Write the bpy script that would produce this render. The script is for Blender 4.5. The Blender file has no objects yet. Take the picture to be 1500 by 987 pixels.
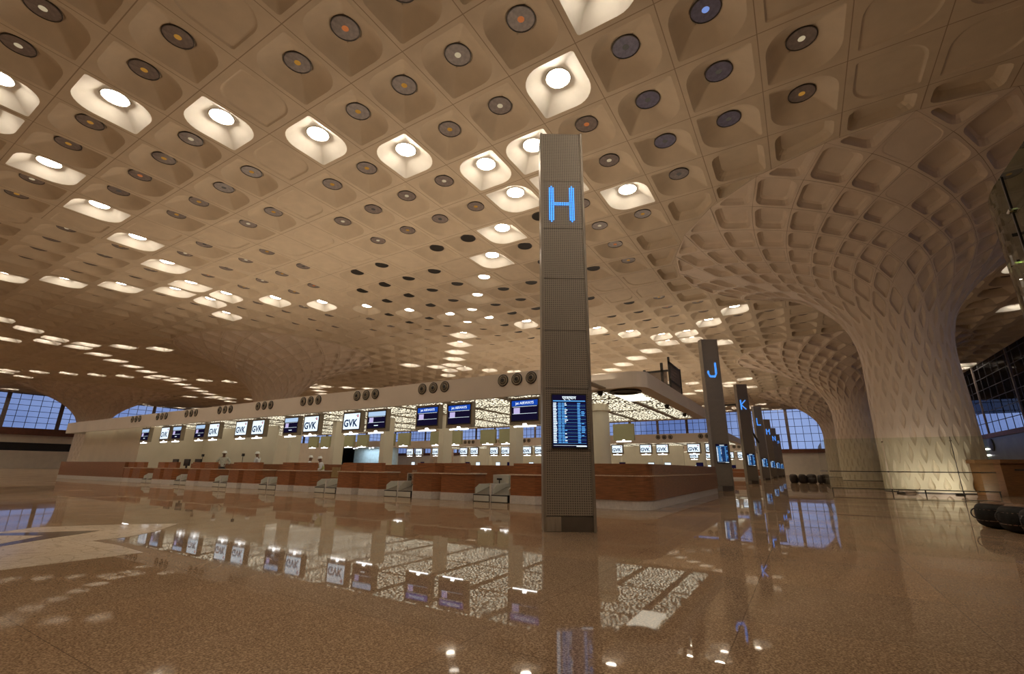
import bpy, math, random
from mathutils import Vector, Matrix
random.seed(7)
C = bpy.context.scene.collection
PI = math.pi

# ------------------------------------------------------------------ camera
F_, T_, AZ_, RO_, HC = 667.6, 0.2798, 0.553, 0.0098, 1.10
def ray(x, y):
    x = x-750; y = 493.5-y
    c, s = math.cos(RO_), math.sin(RO_)
    x, y = c*x-s*y, s*x+c*y
    a = x/F_; b = y/F_
    F = math.cos(T_)-b*math.sin(T_); V = math.sin(T_)+b*math.cos(T_)
    return Vector((-math.sin(AZ_)*F+math.cos(AZ_)*a, math.cos(AZ_)*F+math.sin(AZ_)*a, V))
def at(x, y, z):
    r = ray(x, y); s = (z-HC)/r.z
    return (r.x*s, r.y*s)
cam = bpy.data.cameras.new('camera'); cam.sensor_width = 36; cam.lens = F_/1500*36; cam.clip_start = .05; cam.clip_end = 1000
co = bpy.data.objects.new('camera', cam); C.objects.link(co)
fw = ray(750, 493.5).normalized(); rt = (ray(751, 493.5)-ray(749, 493.5)).normalized(); up = rt.cross(fw).normalized()
M = Matrix((rt, up, -fw)).transposed().to_4x4(); M.translation = (0, 0, HC)
co.matrix_world = M
sc = bpy.context.scene
sc.camera = co
sc.view_settings.view_transform = 'Standard'; sc.view_settings.look = 'None'
sc.view_settings.gamma = 1; sc.view_settings.exposure = 0; sc.view_settings.use_curve_mapping = False
sc.cycles.max_bounces = 6; sc.cycles.diffuse_bounces = 3; sc.cycles.glossy_bounces = 4
sc.cycles.transmission_bounces = 4; sc.cycles.transparent_max_bounces = 10
sc.cycles.caustics_reflective = False; sc.cycles.caustics_refractive = False
sc.cycles.use_denoising = True; sc.cycles.sample_clamp_indirect = 4

# ------------------------------------------------------------------ materials
def mat(name, col, rough=.6, metal=0, spec=.5, noise=None, bump=None, emit=None, estr=1, coat=0):
    m = bpy.data.materials.new(name); m.use_nodes = True
    nt = m.node_tree; p = nt.nodes['Principled BSDF']
    p.inputs['Base Color'].default_value = (*col, 1); p.inputs['Roughness'].default_value = rough
    p.inputs['Metallic'].default_value = metal; p.inputs['Specular IOR Level'].default_value = spec
    p.inputs['Coat Weight'].default_value = coat
    if emit:
        p.inputs['Emission Color'].default_value = (*emit, 1); p.inputs['Emission Strength'].default_value = estr
    tc = nt.nodes.new('ShaderNodeTexCoord')
    if noise:
        sc_, amt = noise[0], noise[1]; st = noise[2] if len(noise) > 2 else (1, 1, 1)
        mp = nt.nodes.new('ShaderNodeMapping'); mp.inputs['Scale'].default_value = st
        n = nt.nodes.new('ShaderNodeTexNoise'); n.inputs['Scale'].default_value = sc_; n.inputs['Detail'].default_value = 4
        r = nt.nodes.new('ShaderNodeMix'); r.data_type = 'RGBA'
        nt.links.new(tc.outputs['Object'], mp.inputs['Vector']); nt.links.new(mp.outputs[0], n.inputs['Vector'])
        cr = nt.nodes.new('ShaderNodeMapRange'); cr.inputs[1].default_value = .3; cr.inputs[2].default_value = .7
        nt.links.new(n.outputs['Fac'], cr.inputs[0]); nt.links.new(cr.outputs[0], r.inputs[0])
        r.inputs[6].default_value = (*[max(0, c*(1-amt)) for c in col], 1); r.inputs[7].default_value = (*[min(1, c*(1+amt)) for c in col], 1)
        nt.links.new(r.outputs[2], p.inputs['Base Color'])
    if bump:
        n2 = nt.nodes.new('ShaderNodeTexNoise'); n2.inputs['Scale'].default_value = bump[0]
        b = nt.nodes.new('ShaderNodeBump'); b.inputs['Strength'].default_value = bump[1]
        nt.links.new(tc.outputs['Object'], n2.inputs['Vector']); nt.links.new(n2.outputs['Fac'], b.inputs['Height']); nt.links.new(b.outputs[0], p.inputs['Normal'])
    return m
def emis(name, col, s):
    m = bpy.data.materials.new(name); m.use_nodes = True; nt = m.node_tree; nt.nodes.clear()
    e = nt.nodes.new('ShaderNodeEmission'); e.inputs[0].default_value = (*col, 1); e.inputs[1].default_value = s
    o = nt.nodes.new('ShaderNodeOutputMaterial'); nt.links.new(e.outputs[0], o.inputs[0]); return m
def glass(name, tint, ior=1.5, rough=.0):
    m = bpy.data.materials.new(name); m.use_nodes = True; nt = m.node_tree; nt.nodes.clear()
    t = nt.nodes.new('ShaderNodeBsdfTransparent'); t.inputs[0].default_value = (*tint, 1)
    g = nt.nodes.new('ShaderNodeBsdfGlossy'); g.inputs['Roughness'].default_value = rough
    f = nt.nodes.new('ShaderNodeFresnel'); f.inputs[0].default_value = ior
    x = nt.nodes.new('ShaderNodeMixShader'); o = nt.nodes.new('ShaderNodeOutputMaterial')
    ge = nt.nodes.new('ShaderNodeNewGeometry'); mm = nt.nodes.new('ShaderNodeMath'); mm.operation = 'MULTIPLY_ADD'; mm.inputs[1].default_value = -1; mm.inputs[2].default_value = 1
    mu = nt.nodes.new('ShaderNodeMath'); mu.operation = 'MULTIPLY'; nt.links.new(ge.outputs['Backfacing'], mm.inputs[0]); nt.links.new(mm.outputs[0], mu.inputs[0]); nt.links.new(f.outputs[0], mu.inputs[1])
    nt.links.new(mu.outputs[0], x.inputs[0]); nt.links.new(t.outputs[0], x.inputs[1]); nt.links.new(g.outputs[0], x.inputs[2]); nt.links.new(x.outputs[0], o.inputs[0])
    return m
Mt = {}
Mt['ceil'] = mat('cream_moulded_panel', (.62, .51, .375), .7, noise=(1.5, .05))
Mt['column'] = mat('cream_column_panel', (.70, .58, .46), .65, noise=(1.2, .05))
Mt['joint'] = mat('panel_joint', (.34, .25, .17), .9)
Mt['white'] = mat('white_reflector', (.90, .86, .78), .6, noise=(2, .03))
Mt['lamp'] = emis('coffer_lamp', (1, .87, .70), 46)
Mt['lamp_far'] = emis('ring_lamp', (1, .9, .75), 9)
Mt['disc'] = mat('smoked_skylight', (.24, .20, .19), .25, noise=(6, .2))
Mt['disc_dusk'] = mat('dusk_tinted_skylight', (.19, .19, .29), .25, noise=(6, .2))  # blue dusk light on the glass, put into the disc colour
Mt['black'] = mat('black_void', (.012, .01, .009), .6, noise=(5, .3))
Mt['rim'] = mat('dark_rim', (.05, .04, .035), .45, noise=(9, .2))
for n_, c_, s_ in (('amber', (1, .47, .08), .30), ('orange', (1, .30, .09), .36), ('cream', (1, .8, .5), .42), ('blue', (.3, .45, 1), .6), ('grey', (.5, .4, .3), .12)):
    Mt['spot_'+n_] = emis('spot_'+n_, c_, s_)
Mt['metal'] = mat('brushed_metal', (.36, .31, .25), .38, .75, noise=(30, .12, (1, 1, .1)))
Mt['steel'] = mat('steel', (.45, .43, .40), .25, .9, noise=(20, .1))
Mt['darkmetal'] = mat('dark_metal', (.05, .045, .04), .45, .5, noise=(10, .2))
Mt['wood'] = mat('reddish_veneer', (.27, .095, .032), .34, noise=(5, .38, (.6, .6, 9)))
Mt['woodside'] = mat('brown_veneer', (.23, .09, .035), .35, noise=(5, .35, (.6, .6, 9)))
Mt['orangewood'] = mat('orange_plywood', (.15, .06, .014), .5, noise=(3, .25, (1, 1, 6)))
Mt['stone'] = mat('pale_grey_stone', (.62, .58, .54), .3, noise=(14, .1))
Mt['ledge'] = mat('speckled_stone_ledge', (.62, .48, .36), .25, noise=(45, .35))
Mt['fascia'] = mat('cream_fascia', (.76, .67, .56), .5, noise=(.8, .05))
Mt['plaster'] = mat('beige_plaster', (.72, .63, .50), .7, noise=(1, .05))
Mt['pillar'] = mat('cream_pillar', (.74, .66, .53), .5, noise=(1, .04))
Mt['brownband'] = mat('brown_band', (.16, .06, .03), .5, noise=(2, .2))
Mt['housing'] = mat('grey_monitor_housing', (.30, .25, .18), .45, .2, noise=(8, .06))
Mt['louvre'] = mat('brown_louvre', (.20, .15, .11), .5, noise=(8, .1))
Mt['khaki'] = mat('khaki_monitor_back', (.40, .38, .22), .5, noise=(8, .06, (8, 1, 1)))
Mt['bezel'] = mat('black_bezel', (.02, .018, .02), .3, noise=(8, .1))
Mt['tube'] = emis('white_tube', (1, .98, .94), 6)
Mt['led'] = emis('blue_led', (.055, .30, 1), 2.4)
Mt['s_navy'] = emis('screen_navy', (.007, .005, .022), 1)
Mt['s_blue'] = emis('screen_blue', (.008, .06, .42), 1)
Mt['s_cyan'] = emis('screen_cyan', (.10, .36, .78), 1.1)
Mt['s_white'] = emis('screen_white', (.80, .92, 1), 1.15)
Mt['s_pale'] = emis('screen_pale', (.45, .62, .85), 1)
Mt['s_lilac'] = emis('screen_lilac', (.55, .48, .8), 1)
Mt['s_ink'] = emis('screen_ink', (.01, .03, .09), 1)
Mt['s_red'] = emis('screen_red', (.55, .12, .16), 1)
Mt['panelwhite'] = mat('white_conveyor_panel', (.62, .60, .52), .4, noise=(3, .05))
Mt['belt'] = mat('grey_belt', (.16, .13, .10), .7, noise=(40, .25))
Mt['glass'] = glass('clear_green_glass', (.92, .95, .89))
Mt['glassdark'] = glass('green_tinted_glass', (.33, .38, .26), 1.6)
Mt['pane'] = glass('window_pane', (.93, .96, 1), 1.2)
Mt['mullion'] = mat('dark_mullion', (.03, .025, .03), .5, noise=(4, .2))
Mt['mullion_brown'] = mat('brown_mullion', (.16, .12, .10), .5, noise=(4, .2))
Mt['soffit'] = mat('dark_roof', (.035, .026, .02), 1, 0, 0, noise=(.3, .3))
Mt['skin'] = mat('brown_skin', (.18, .085, .05), .55, noise=(20, .1))
Mt['hat'] = mat('white_hard_hat', (.85, .85, .82), .3, noise=(10, .03))
Mt['shirt'] = mat('pale_grey_shirt', (.55, .55, .47), .85, noise=(12, .15))
Mt['shirt2'] = mat('white_shirt', (.72, .72, .74), .85, noise=(12, .1))
Mt['vest'] = mat('yellow_green_vest', (.42, .42, .16), .8, noise=(12, .15))
Mt['trousers'] = mat('dark_trousers', (.03, .03, .035), .9, noise=(12, .2))
Mt['bag'] = mat('black_bag_fabric', (.008, .007, .006), .6, 0, .2, noise=(18, .4), bump=(25, .3))
Mt['bagtop'] = mat('brown_bag_lid', (.13, .07, .035), .45, noise=(12, .3))
Mt['sack'] = mat('dark_sack', (.035, .022, .014), .7, noise=(9, .5), bump=(10, .5))
Mt['cloth'] = mat('grey_brown_rag', (.12, .08, .055), .9, noise=(14, .4), bump=(15, .5))
Mt['parcel'] = mat('patterned_brown_wrap', (.33, .22, .15), .8, noise=(22, .75))
Mt['chair'] = mat('tan_chair', (.40, .28, .13), .6, noise=(8, .12))
Mt['inlay_light'] = None

def floor_mat(name, base, dark, light, rlo, rhi, carved=False):
    m = bpy.data.materials.new(name); m.use_nodes = True; nt = m.node_tree; p = nt.nodes['Principled BSDF']; L = nt.links.new
    tc = nt.nodes.new('ShaderNodeTexCoord')
    v = nt.nodes.new('ShaderNodeTexVoronoi'); v.inputs['Scale'].default_value = 85; L(tc.outputs['Object'], v.inputs['Vector'])
    n = nt.nodes.new('ShaderNodeTexNoise'); n.inputs['Scale'].default_value = 60; n.inputs['Detail'].default_value = 5; n.inputs['Roughness'].default_value = .75; L(tc.outputs['Object'], n.inputs['Vector'])
    r = nt.nodes.new('ShaderNodeValToRGB'); r.color_ramp.elements[0].position = .38; r.color_ramp.elements[0].color = (*dark, 1)
    r.color_ramp.elements[1].position = .62; r.color_ramp.elements[1].color = (*light, 1)
    e = r.color_ramp.elements.new(.5); e.color = (*base, 1)
    a = nt.nodes.new('ShaderNodeMix'); a.data_type = 'FLOAT'; a.inputs[0].default_value = .35
    L(n.outputs['Fac'], a.inputs[2]); L(v.outputs['Distance'], a.inputs[3]); L(a.outputs[0], r.inputs[0])
    bk = nt.nodes.new('ShaderNodeTexBrick'); bk.inputs['Scale'].default_value = 1; bk.offset = 0
    bk.inputs['Brick Width'].default_value = 1.5; bk.inputs['Row Height'].default_value = 1.5; bk.inputs['Mortar Size'].default_value = .004
    bk.inputs['Color1'].default_value = (.93, .93, .93, 1); bk.inputs['Color2'].default_value = (1.07, 1.04, 1.0, 1); bk.inputs['Mortar'].default_value = (.55, .5, .45, 1)
    mp = nt.nodes.new('ShaderNodeMapping'); mp.inputs['Location'].default_value = (.55, .2, 0)
    L(tc.outputs['Object'], mp.inputs['Vector']); L(mp.outputs[0], bk.inputs['Vector'])
    mu = nt.nodes.new('ShaderNodeMix'); mu.data_type = 'RGBA'; mu.blend_type = 'MULTIPLY'; mu.inputs[0].default_value = 1
    L(r.outputs[0], mu.inputs[6]); L(bk.outputs['Color'], mu.inputs[7])
    big = nt.nodes.new('ShaderNodeTexNoise'); big.inputs['Scale'].default_value = .35; big.inputs['Detail'].default_value = 6; L(tc.outputs['Object'], big.inputs['Vector'])
    mr = nt.nodes.new('ShaderNodeMapRange'); mr.inputs[1].default_value = .42; mr.inputs[2].default_value = .66; mr.inputs[3].default_value = rlo; mr.inputs[4].default_value = rhi
    L(big.outputs['Fac'], mr.inputs[0]); L(mr.outputs[0], p.inputs['Roughness'])
    out = mu.outputs[2]
    if carved:
        w = nt.nodes.new('ShaderNodeTexVoronoi'); w.feature = 'DISTANCE_TO_EDGE'; w.inputs['Scale'].default_value = 5; L(tc.outputs['Object'], w.inputs['Vector'])
        c2 = nt.nodes.new('ShaderNodeMapRange'); c2.inputs[1].default_value = .02; c2.inputs[2].default_value = .045; c2.inputs[3].default_value = .72; c2.inputs[4].default_value = 1
        L(w.outputs['Distance'], c2.inputs[0])
        m3 = nt.nodes.new('ShaderNodeMix'); m3.data_type = 'RGBA'; m3.blend_type = 'MULTIPLY'; m3.inputs[0].default_value = 1
        L(out, m3.inputs[6]); L(c2.outputs[0], m3.inputs[7]); out = m3.outputs[2]
    L(out, p.inputs['Base Color']); p.inputs['Specular IOR Level'].default_value = .42
    # thin film of matt dust over the polish
    dm = nt.nodes.new('ShaderNodeBsdfDiffuse'); dl = nt.nodes.new('ShaderNodeMix'); dl.data_type = 'RGBA'; dl.inputs[0].default_value = .13; dl.inputs[7].default_value = (.62, .50, .38, 1)
    L(out, dl.inputs[6]); L(dl.outputs[2], dm.inputs[0])
    n3 = nt.nodes.new('ShaderNodeTexNoise'); n3.inputs['Scale'].default_value = .6; n3.inputs['Detail'].default_value = 7; L(tc.outputs['Object'], n3.inputs['Vector'])
    r3 = nt.nodes.new('ShaderNodeMapRange'); r3.inputs[1].default_value = .35; r3.inputs[2].default_value = .65; r3.inputs[3].default_value = .22; r3.inputs[4].default_value = .46; L(n3.outputs['Fac'], r3.inputs[0])
    ms = nt.nodes.new('ShaderNodeMixShader'); L(r3.outputs[0], ms.inputs[0]); L(p.outputs[0], ms.inputs[1]); L(dm.outputs[0], ms.inputs[2])
    L(ms.outputs[0], nt.nodes['Material Output'].inputs[0])
    return m
Mt['floor'] = floor_mat('polished_granite', (.225, .14, .08), (.10, .058, .03), (.36, .25, .155), .014, .06)
Mt['inlay_light'] = floor_mat('pale_inlay_stone', (.60, .49, .37), (.50, .41, .31), (.68, .57, .44), .12, .3, True)
Mt['inlay_dark'] = floor_mat('dark_inlay_stone', (.07, .04, .022), (.05, .03, .015), (.10, .06, .035), .06, .15)

# backlit perforated ceiling panels of the canopies
def perforated():
    m = bpy.data.materials.new('backlit_perforated_panel'); m.use_nodes = True; nt = m.node_tree; nt.nodes.clear(); L = nt.links.new
    tc = nt.nodes.new('ShaderNodeTexCoord')
    v = nt.nodes.new('ShaderNodeTexVoronoi'); v.feature = 'DISTANCE_TO_EDGE'; v.inputs['Scale'].default_value = 6.5; v.inputs['Randomness'].default_value = 1
    L(tc.outputs['Object'], v.inputs['Vector'])
    n = nt.nodes.new('ShaderNodeTexNoise'); n.inputs['Scale'].default_value = .8; L(tc.outputs['Object'], n.inputs['Vector'])
    r = nt.nodes.new('ShaderNodeMapRange'); r.inputs[1].default_value = .13; r.inputs[2].default_value = .22; L(v.outputs['Distance'], r.inputs[0])
    st = nt.nodes.new('ShaderNodeMapRange'); st.inputs[1].default_value = .3; st.inputs[2].default_value = .7; st.inputs[3].default_value = 1.8; st.inputs[4].default_value = 2.5; L(n.outputs['Fac'], st.inputs[0])
    e = nt.nodes.new('ShaderNodeEmission'); e.inputs[0].default_value = (1, .91, .68, 1); L(st.outputs[0], e.inputs[1])
    d = nt.nodes.new('ShaderNodeBsdfDiffuse'); d.inputs[0].default_value = (.26, .21, .13, 1)
    x = nt.nodes.new('ShaderNodeMixShader'); o = nt.nodes.new('ShaderNodeOutputMaterial')
    L(r.outputs[0], x.inputs[0]); L(d.outputs[0], x.inputs[1]); L(e.outputs[0], x.inputs[2]); L(x.outputs[0], o.inputs[0])
    return m
Mt['perf'] = perforated()
Mt['brightpanel'] = emis('bright_light_panel', (1, .92, .72), 2.2)

def cladding():
    m = bpy.data.materials.new('perforated_bronze_cladding'); m.use_nodes = True; nt = m.node_tree; p = nt.nodes['Principled BSDF']; L = nt.links.new
    tc = nt.nodes.new('ShaderNodeTexCoord')
    mp = nt.nodes.new('ShaderNodeMapping'); mp.inputs['Rotation'].default_value = (PI/2, 0, 0); L(tc.outputs['Object'], mp.inputs['Vector'])
    b = nt.nodes.new('ShaderNodeTexBrick'); b.offset = 0; b.inputs['Scale'].default_value = 1
    b.inputs['Brick Width'].default_value = .042; b.inputs['Row Height'].default_value = .042; b.inputs['Mortar Size'].default_value = .009; b.inputs['Mortar Smooth'].default_value = .5
    L(mp.outputs[0], b.inputs['Vector'])
    b.inputs['Color1'].default_value = (.125, .102, .078, 1); b.inputs['Color2'].default_value = (.15, .122, .095, 1); b.inputs['Mortar'].default_value = (.32, .27, .21, 1)
    L(b.outputs['Color'], p.inputs['Base Color']); p.inputs['Metallic'].default_value = .35; p.inputs['Roughness'].default_value = .45
    return m
Mt['clad'] = cladding()
Mt['plinthmetal'] = mat('brown_metal_plinth', (.12, .095, .075), .4, .5, noise=(5, .1))
Mt['cladframe'] = mat('bronze_frame', (.25, .21, .165), .4, .5, noise=(5, .08))

# ------------------------------------------------------------------ mesh helpers
class MB:
    def __init__(s): s.v = []; s.f = []; s.m = []; s.sm = set()
    def add(s, vs, fs, mi=0):
        o = len(s.v); s.v.extend(vs); s.f.extend([tuple(i+o for i in f) for f in fs]); s.m.extend([mi]*len(fs)); return s
    def box(s, x0, x1, y0, y1, z0, z1, mi=0):
        return s.add([(x0, y0, z0), (x1, y0, z0), (x1, y1, z0), (x0, y1, z0), (x0, y0, z1), (x1, y0, z1), (x1, y1, z1), (x0, y1, z1)],
                     [(0, 3, 2, 1), (4, 5, 6, 7), (0, 1, 5, 4), (1, 2, 6, 5), (2, 3, 7, 6), (3, 0, 4, 7)], mi)
    def prism(s, poly, z0, z1, mi=0):     # poly ccw in xy
        n = len(poly)
        return s.add([(x, y, z0) for x, y in poly]+[(x, y, z1) for x, y in poly],
                     [tuple(reversed(range(n))), tuple(range(n, 2*n))]+[(i, (i+1) % n, n+(i+1) % n, n+i) for i in range(n)], mi)
    def prismx(s, poly, x0, x1, mi=0):    # poly in (y,z)
        n = len(poly)
        return s.add([(x0, y, z) for y, z in poly]+[(x1, y, z) for y, z in poly],
                     [tuple(range(n)), tuple(reversed(range(n, 2*n)))]+[(n+i, n+(i+1) % n, (i+1) % n, i) for i in range(n)], mi)
    def tube(s, a, b, r, n=8, mi=0, r2=None):
        a = Vector(a); b = Vector(b); d = (b-a).normalized(); u = d.orthogonal().normalized(); w = d.cross(u); r2 = r if r2 is None else r2
        vs = [tuple(a+(u*math.cos(t)+w*math.sin(t))*r) for t in [2*PI*i/n for i in range(n)]]+[tuple(b+(u*math.cos(t)+w*math.sin(t))*r2) for t in [2*PI*i/n for i in range(n)]]
        return s.add(vs, [tuple(reversed(range(n))), tuple(range(n, 2*n))]+[(i, (i+1) % n, n+(i+1) % n, n+i) for i in range(n)], mi)
    def lathe(s, prof, n=24, mi=0, c=(0, 0, 0), axis='z'):
        vs = []
        for r, z in prof:
            for i in range(n):
                t = 2*PI*i/n
                p = (r*math.cos(t), r*math.sin(t), z) if axis == 'z' else (r*math.cos(t), z, r*math.sin(t))
                vs.append((p[0]+c[0], p[1]+c[1], p[2]+c[2]))
        fs = []
        for k in range(len(prof)-1):
            for i in range(n):
                j = (i+1) % n; fs.append((k*n+i, k*n+j, (k+1)*n+j, (k+1)*n+i))
        fs.append(tuple(reversed(range(n)))); fs.append(tuple(range((len(prof)-1)*n, len(prof)*n)))
        return s.add(vs, fs, mi)
    def mesh(s, name, mats, smooth=False):
        me = bpy.data.meshes.new(name); me.from_pydata(s.v, [], s.f); me.update()
        for m in (mats if isinstance(mats, (list, tuple)) else [mats]): me.materials.append(m)
        if any(s.m): me.polygons.foreach_set('material_index', s.m)
        if name == 'ceiling': me.polygons.foreach_set('use_smooth', [i in s.sm for i in range(len(s.f))])
        if smooth: me.polygons.foreach_set('use_smooth', [True]*len(s.f))
        return me
    def build(s, name, mats, parent=None, smooth=False, loc=None):
        o = bpy.data.objects.new(name, s.mesh(name, mats, smooth)); C.objects.link(o)
        if parent is not None: o.parent = parent
        if loc is not None: o.location = loc
        return o
def tag(o, label=None, cat=None, group=None, kind=None):
    if label: o['label'] = label
    if cat: o['category'] = cat
    if group: o['group'] = group
    if kind: o['kind'] = kind
    return o
def empty(name, loc, rz=0):
    o = bpy.data.objects.new(name, None); C.objects.link(o); o.location = loc; o.rotation_euler = (0, 0, rz); o.empty_display_size = .2; return o
def copy_tree(o, parent=None):
    c = o.copy(); C.objects.link(c)
    if parent is not None: c.parent = parent
    for ch in o.children: copy_tree(ch, c)
    return c
def ordinal(k): return ['first', 'second', 'third', 'fourth', 'fifth', 'sixth', 'seventh', 'eighth', 'ninth', 'tenth', 'eleventh', 'twelfth'][k]
_tc = {}
def text_mesh(s, size, m, bold=0.0):
    key = (s, size, m.name, bold)
    if key in _tc: return _tc[key]
    cu = bpy.data.curves.new('lettering', 'FONT'); cu.body = s; cu.size = size; cu.align_x = 'CENTER'; cu.align_y = 'CENTER'; cu.offset = bold; cu.resolution_u = 3
    ob = bpy.data.objects.new('lettering', cu); C.objects.link(ob)
    bpy.context.view_layer.update()
    me = bpy.data.meshes.new_from_object(ob); C.objects.unlink(ob); bpy.data.objects.remove(ob)
    me.materials.clear(); me.materials.append(m)
    me.transform(Matrix.Rotation(PI/2, 4, 'X'))     # stand upright facing -Y
    _tc[key] = me; return me
def link_mesh(name, me, parent, loc=(0, 0, 0), scale=None):
    o = bpy.data.objects.new(name, me); C.objects.link(o); o.parent = parent; o.location = loc
    if scale: o.scale = scale
    return o

# ------------------------------------------------------------------ ceiling lattice
D = 15.41; ZC = D+HC
PX, PY, OX, OY = .1902*D, .2017*D, -.1426*D, .4171*D
RC = 12.9
COLS = [(6.45, 36.4), (OX+3*PX, OY+22*PY), (OX+3*PX, OY+34*PY), (-62.8, OY+10*PY), (-129.5, OY+10*PY), (-62.8, OY+22*PY), (-129.5, OY+22*PY)]
NS = 24
def cdist(x, y): return math.hypot(x, y)
def opening(n, m, kind):
    # rounded square loop; kind 0 plain rounded, +1/-1 leaf with two sharp corners
    q = n//4; out = []
    for c, (sx, sy) in enumerate(((1, 1), (-1, 1), (-1, -1), (1, -1))):
        if kind == 0: rho = .42
        else: rho = .09 if (sx*sy == kind) else .80
        cx, cy = sx*(m-rho*m), sy*(m-rho*m)
        for k in range(q):
            t = PI/2*(c+(k+.0)/(q-1) if q > 1 else c+.5)
            out.append((cx+rho*m*math.cos(t), cy+rho*m*math.sin(t)))
    return out
def coffer(mb, f, n, m, kind, rings, joint, wallmat=0, floorr=None, jw=.012):
    """f(u,v,d)->point; rings: list of (t, depth) shrinking towards circle of radius floorr"""
    op = opening(n, m, kind)
    bd = [(x/max(abs(x), abs(y)), y/max(abs(x), abs(y))) for x, y in op]
    # snap corners of the border so that the square is complete
    for c, (sx, sy) in enumerate(((1, 1), (-1, 1), (-1, -1), (1, -1))):
        q = n//4; k = min(range(c*q, c*q+q), key=lambda i: abs(bd[i][0]-sx)+abs(bd[i][1]-sy)); bd[k] = (sx, sy)
    vs = []; fs = []; mi = []
    def loop(pts, d):
        o = len(vs); vs.extend([f(x, y, d) for x, y in pts]); return o
    def band(a, b, mt):
        for i in range(n):
            j = (i+1) % n; fs.append((a+i, b+i, b+j, a+j)); mi.append(mt)
    a = loop(bd, 0)
    if joint:
        b = loop([(x*(1-jw), y*(1-jw)) for x, y in bd], 0); band(a, b, 1)
        a = loop([(x*(1-jw), y*(1-jw)) for x, y in bd], 0)
    b = loop(op, 0); band(a, b, 0)
    prev = loop(op, 0)
    for t, d in rings:
        pts = []
        for i, (x, y) in enumerate(op):
            if floorr is None: pts.append((x*(1-t), y*(1-t)))
            else:
                h = math.hypot(x, y); pts.append((x*(1-t)+x/h*floorr*t, y*(1-t)+y/h*floorr*t))
        c = loop(pts, d); band(prev, c, 2+wallmat); prev = c
    fs.append(tuple(range(prev, prev+n))); mi.append(2+wallmat)
    if floorr is not None and len(rings) > 2: mb.sm.update(len(mb.f)+i for i, q in enumerate(mi[:-1]) if q >= 2)
    o = len(mb.v); mb.v.extend(vs); mb.f.extend([tuple(i+o for i in q) for q in fs]); mb.m.extend(mi)

def polycoffer(mb, P3, m, dep, joint=True, q=5, dirv=(0, 0, 1)):
    """P3: 3D polygon; recess goes along dirv"""
    n = len(P3); P3 = [Vector(p) for p in P3]; c = sum(P3, Vector())/n; dv = Vector(dirv)
    def rounded(scale, cut):
        S = [c+(p-c)*scale for p in P3]; out = []
        for i in range(n):
            a, b, d = S[i-1], S[i], S[(i+1) % n]
            p0 = b+(a-b)*cut; p1 = b+(d-b)*cut
            for k in range(q):
                t = k/(q-1); out.append((p0*(1-t)**2+b*2*t*(1-t)+p1*t*t))
        return out
    bd = []
    for i in range(n):
        a, b, d = P3[i-1], P3[i], P3[(i+1) % n]; p0 = b+(a-b)*.2; p1 = b+(d-b)*.2
        h = (q-1)//2
        for k in range(q): bd.append(p0.lerp(b, k/h) if k <= h else b.lerp(p1, (k-h)/(q-1-h)))
    N = n*q; vs = []; fs = []; mi = []
    def loop(pts, d): o = len(vs); vs.extend([tuple(p+dv*d) for p in pts]); return o
    def band(a, b, mt):
        for i in range(N):
            j = (i+1) % N; fs.append((a+i, b+i, b+j, a+j)); mi.append(mt)
    a = loop(bd, 0)
    if joint: b = loop([c+(p-c)*.985 for p in bd], 0); band(a, b, 1); a = loop([c+(p-c)*.985 for p in bd], 0)
    b = loop(rounded(m, .25), 0); band(a, b, 0); p = loop(rounded(m, .25), 0)
    for sc2, d in ((m*.9, dep*.55), (m*.75, dep)):
        e = loop(rounded(sc2, .25), d); band(p, e, 2); p = e
    fs.append(tuple(range(p, p+N))); mi.append(2)
    o = len(mb.v); mb.v.extend(vs); mb.f.extend([tuple(i+o for i in z) for z in fs]); mb.m.extend(mi)
ceil = MB(); lit = []; discs = []; 
def rimpoly(cx, cy): return [(cx+RC*math.cos(2*PI*i/NS), cy+RC*math.sin(2*PI*i/NS)) for i in range(NS)]
def clip(poly, a, b, keep_left):
    out = []; n = len(poly)
    def side(p): 
        s_ = (b[0]-a[0])*(p[1]-a[1])-(b[1]-a[1])*(p[0]-a[0]); return s_ if keep_left else -s_
    for i in range(n):
        p, q = poly[i], poly[(i+1) % n]; sp, sq = side(p), side(q)
        if sp >= 0: out.append(p)
        if (sp > 1e-9 and sq < -1e-9) or (sp < -1e-9 and sq > 1e-9):
            t = sp/(sp-sq); out.append((p[0]+(q[0]-p[0])*t, p[1]+(q[1]-p[1])*t))
    return out
I0, I1, J0, J1 = -51, 8, -6, 42
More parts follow.
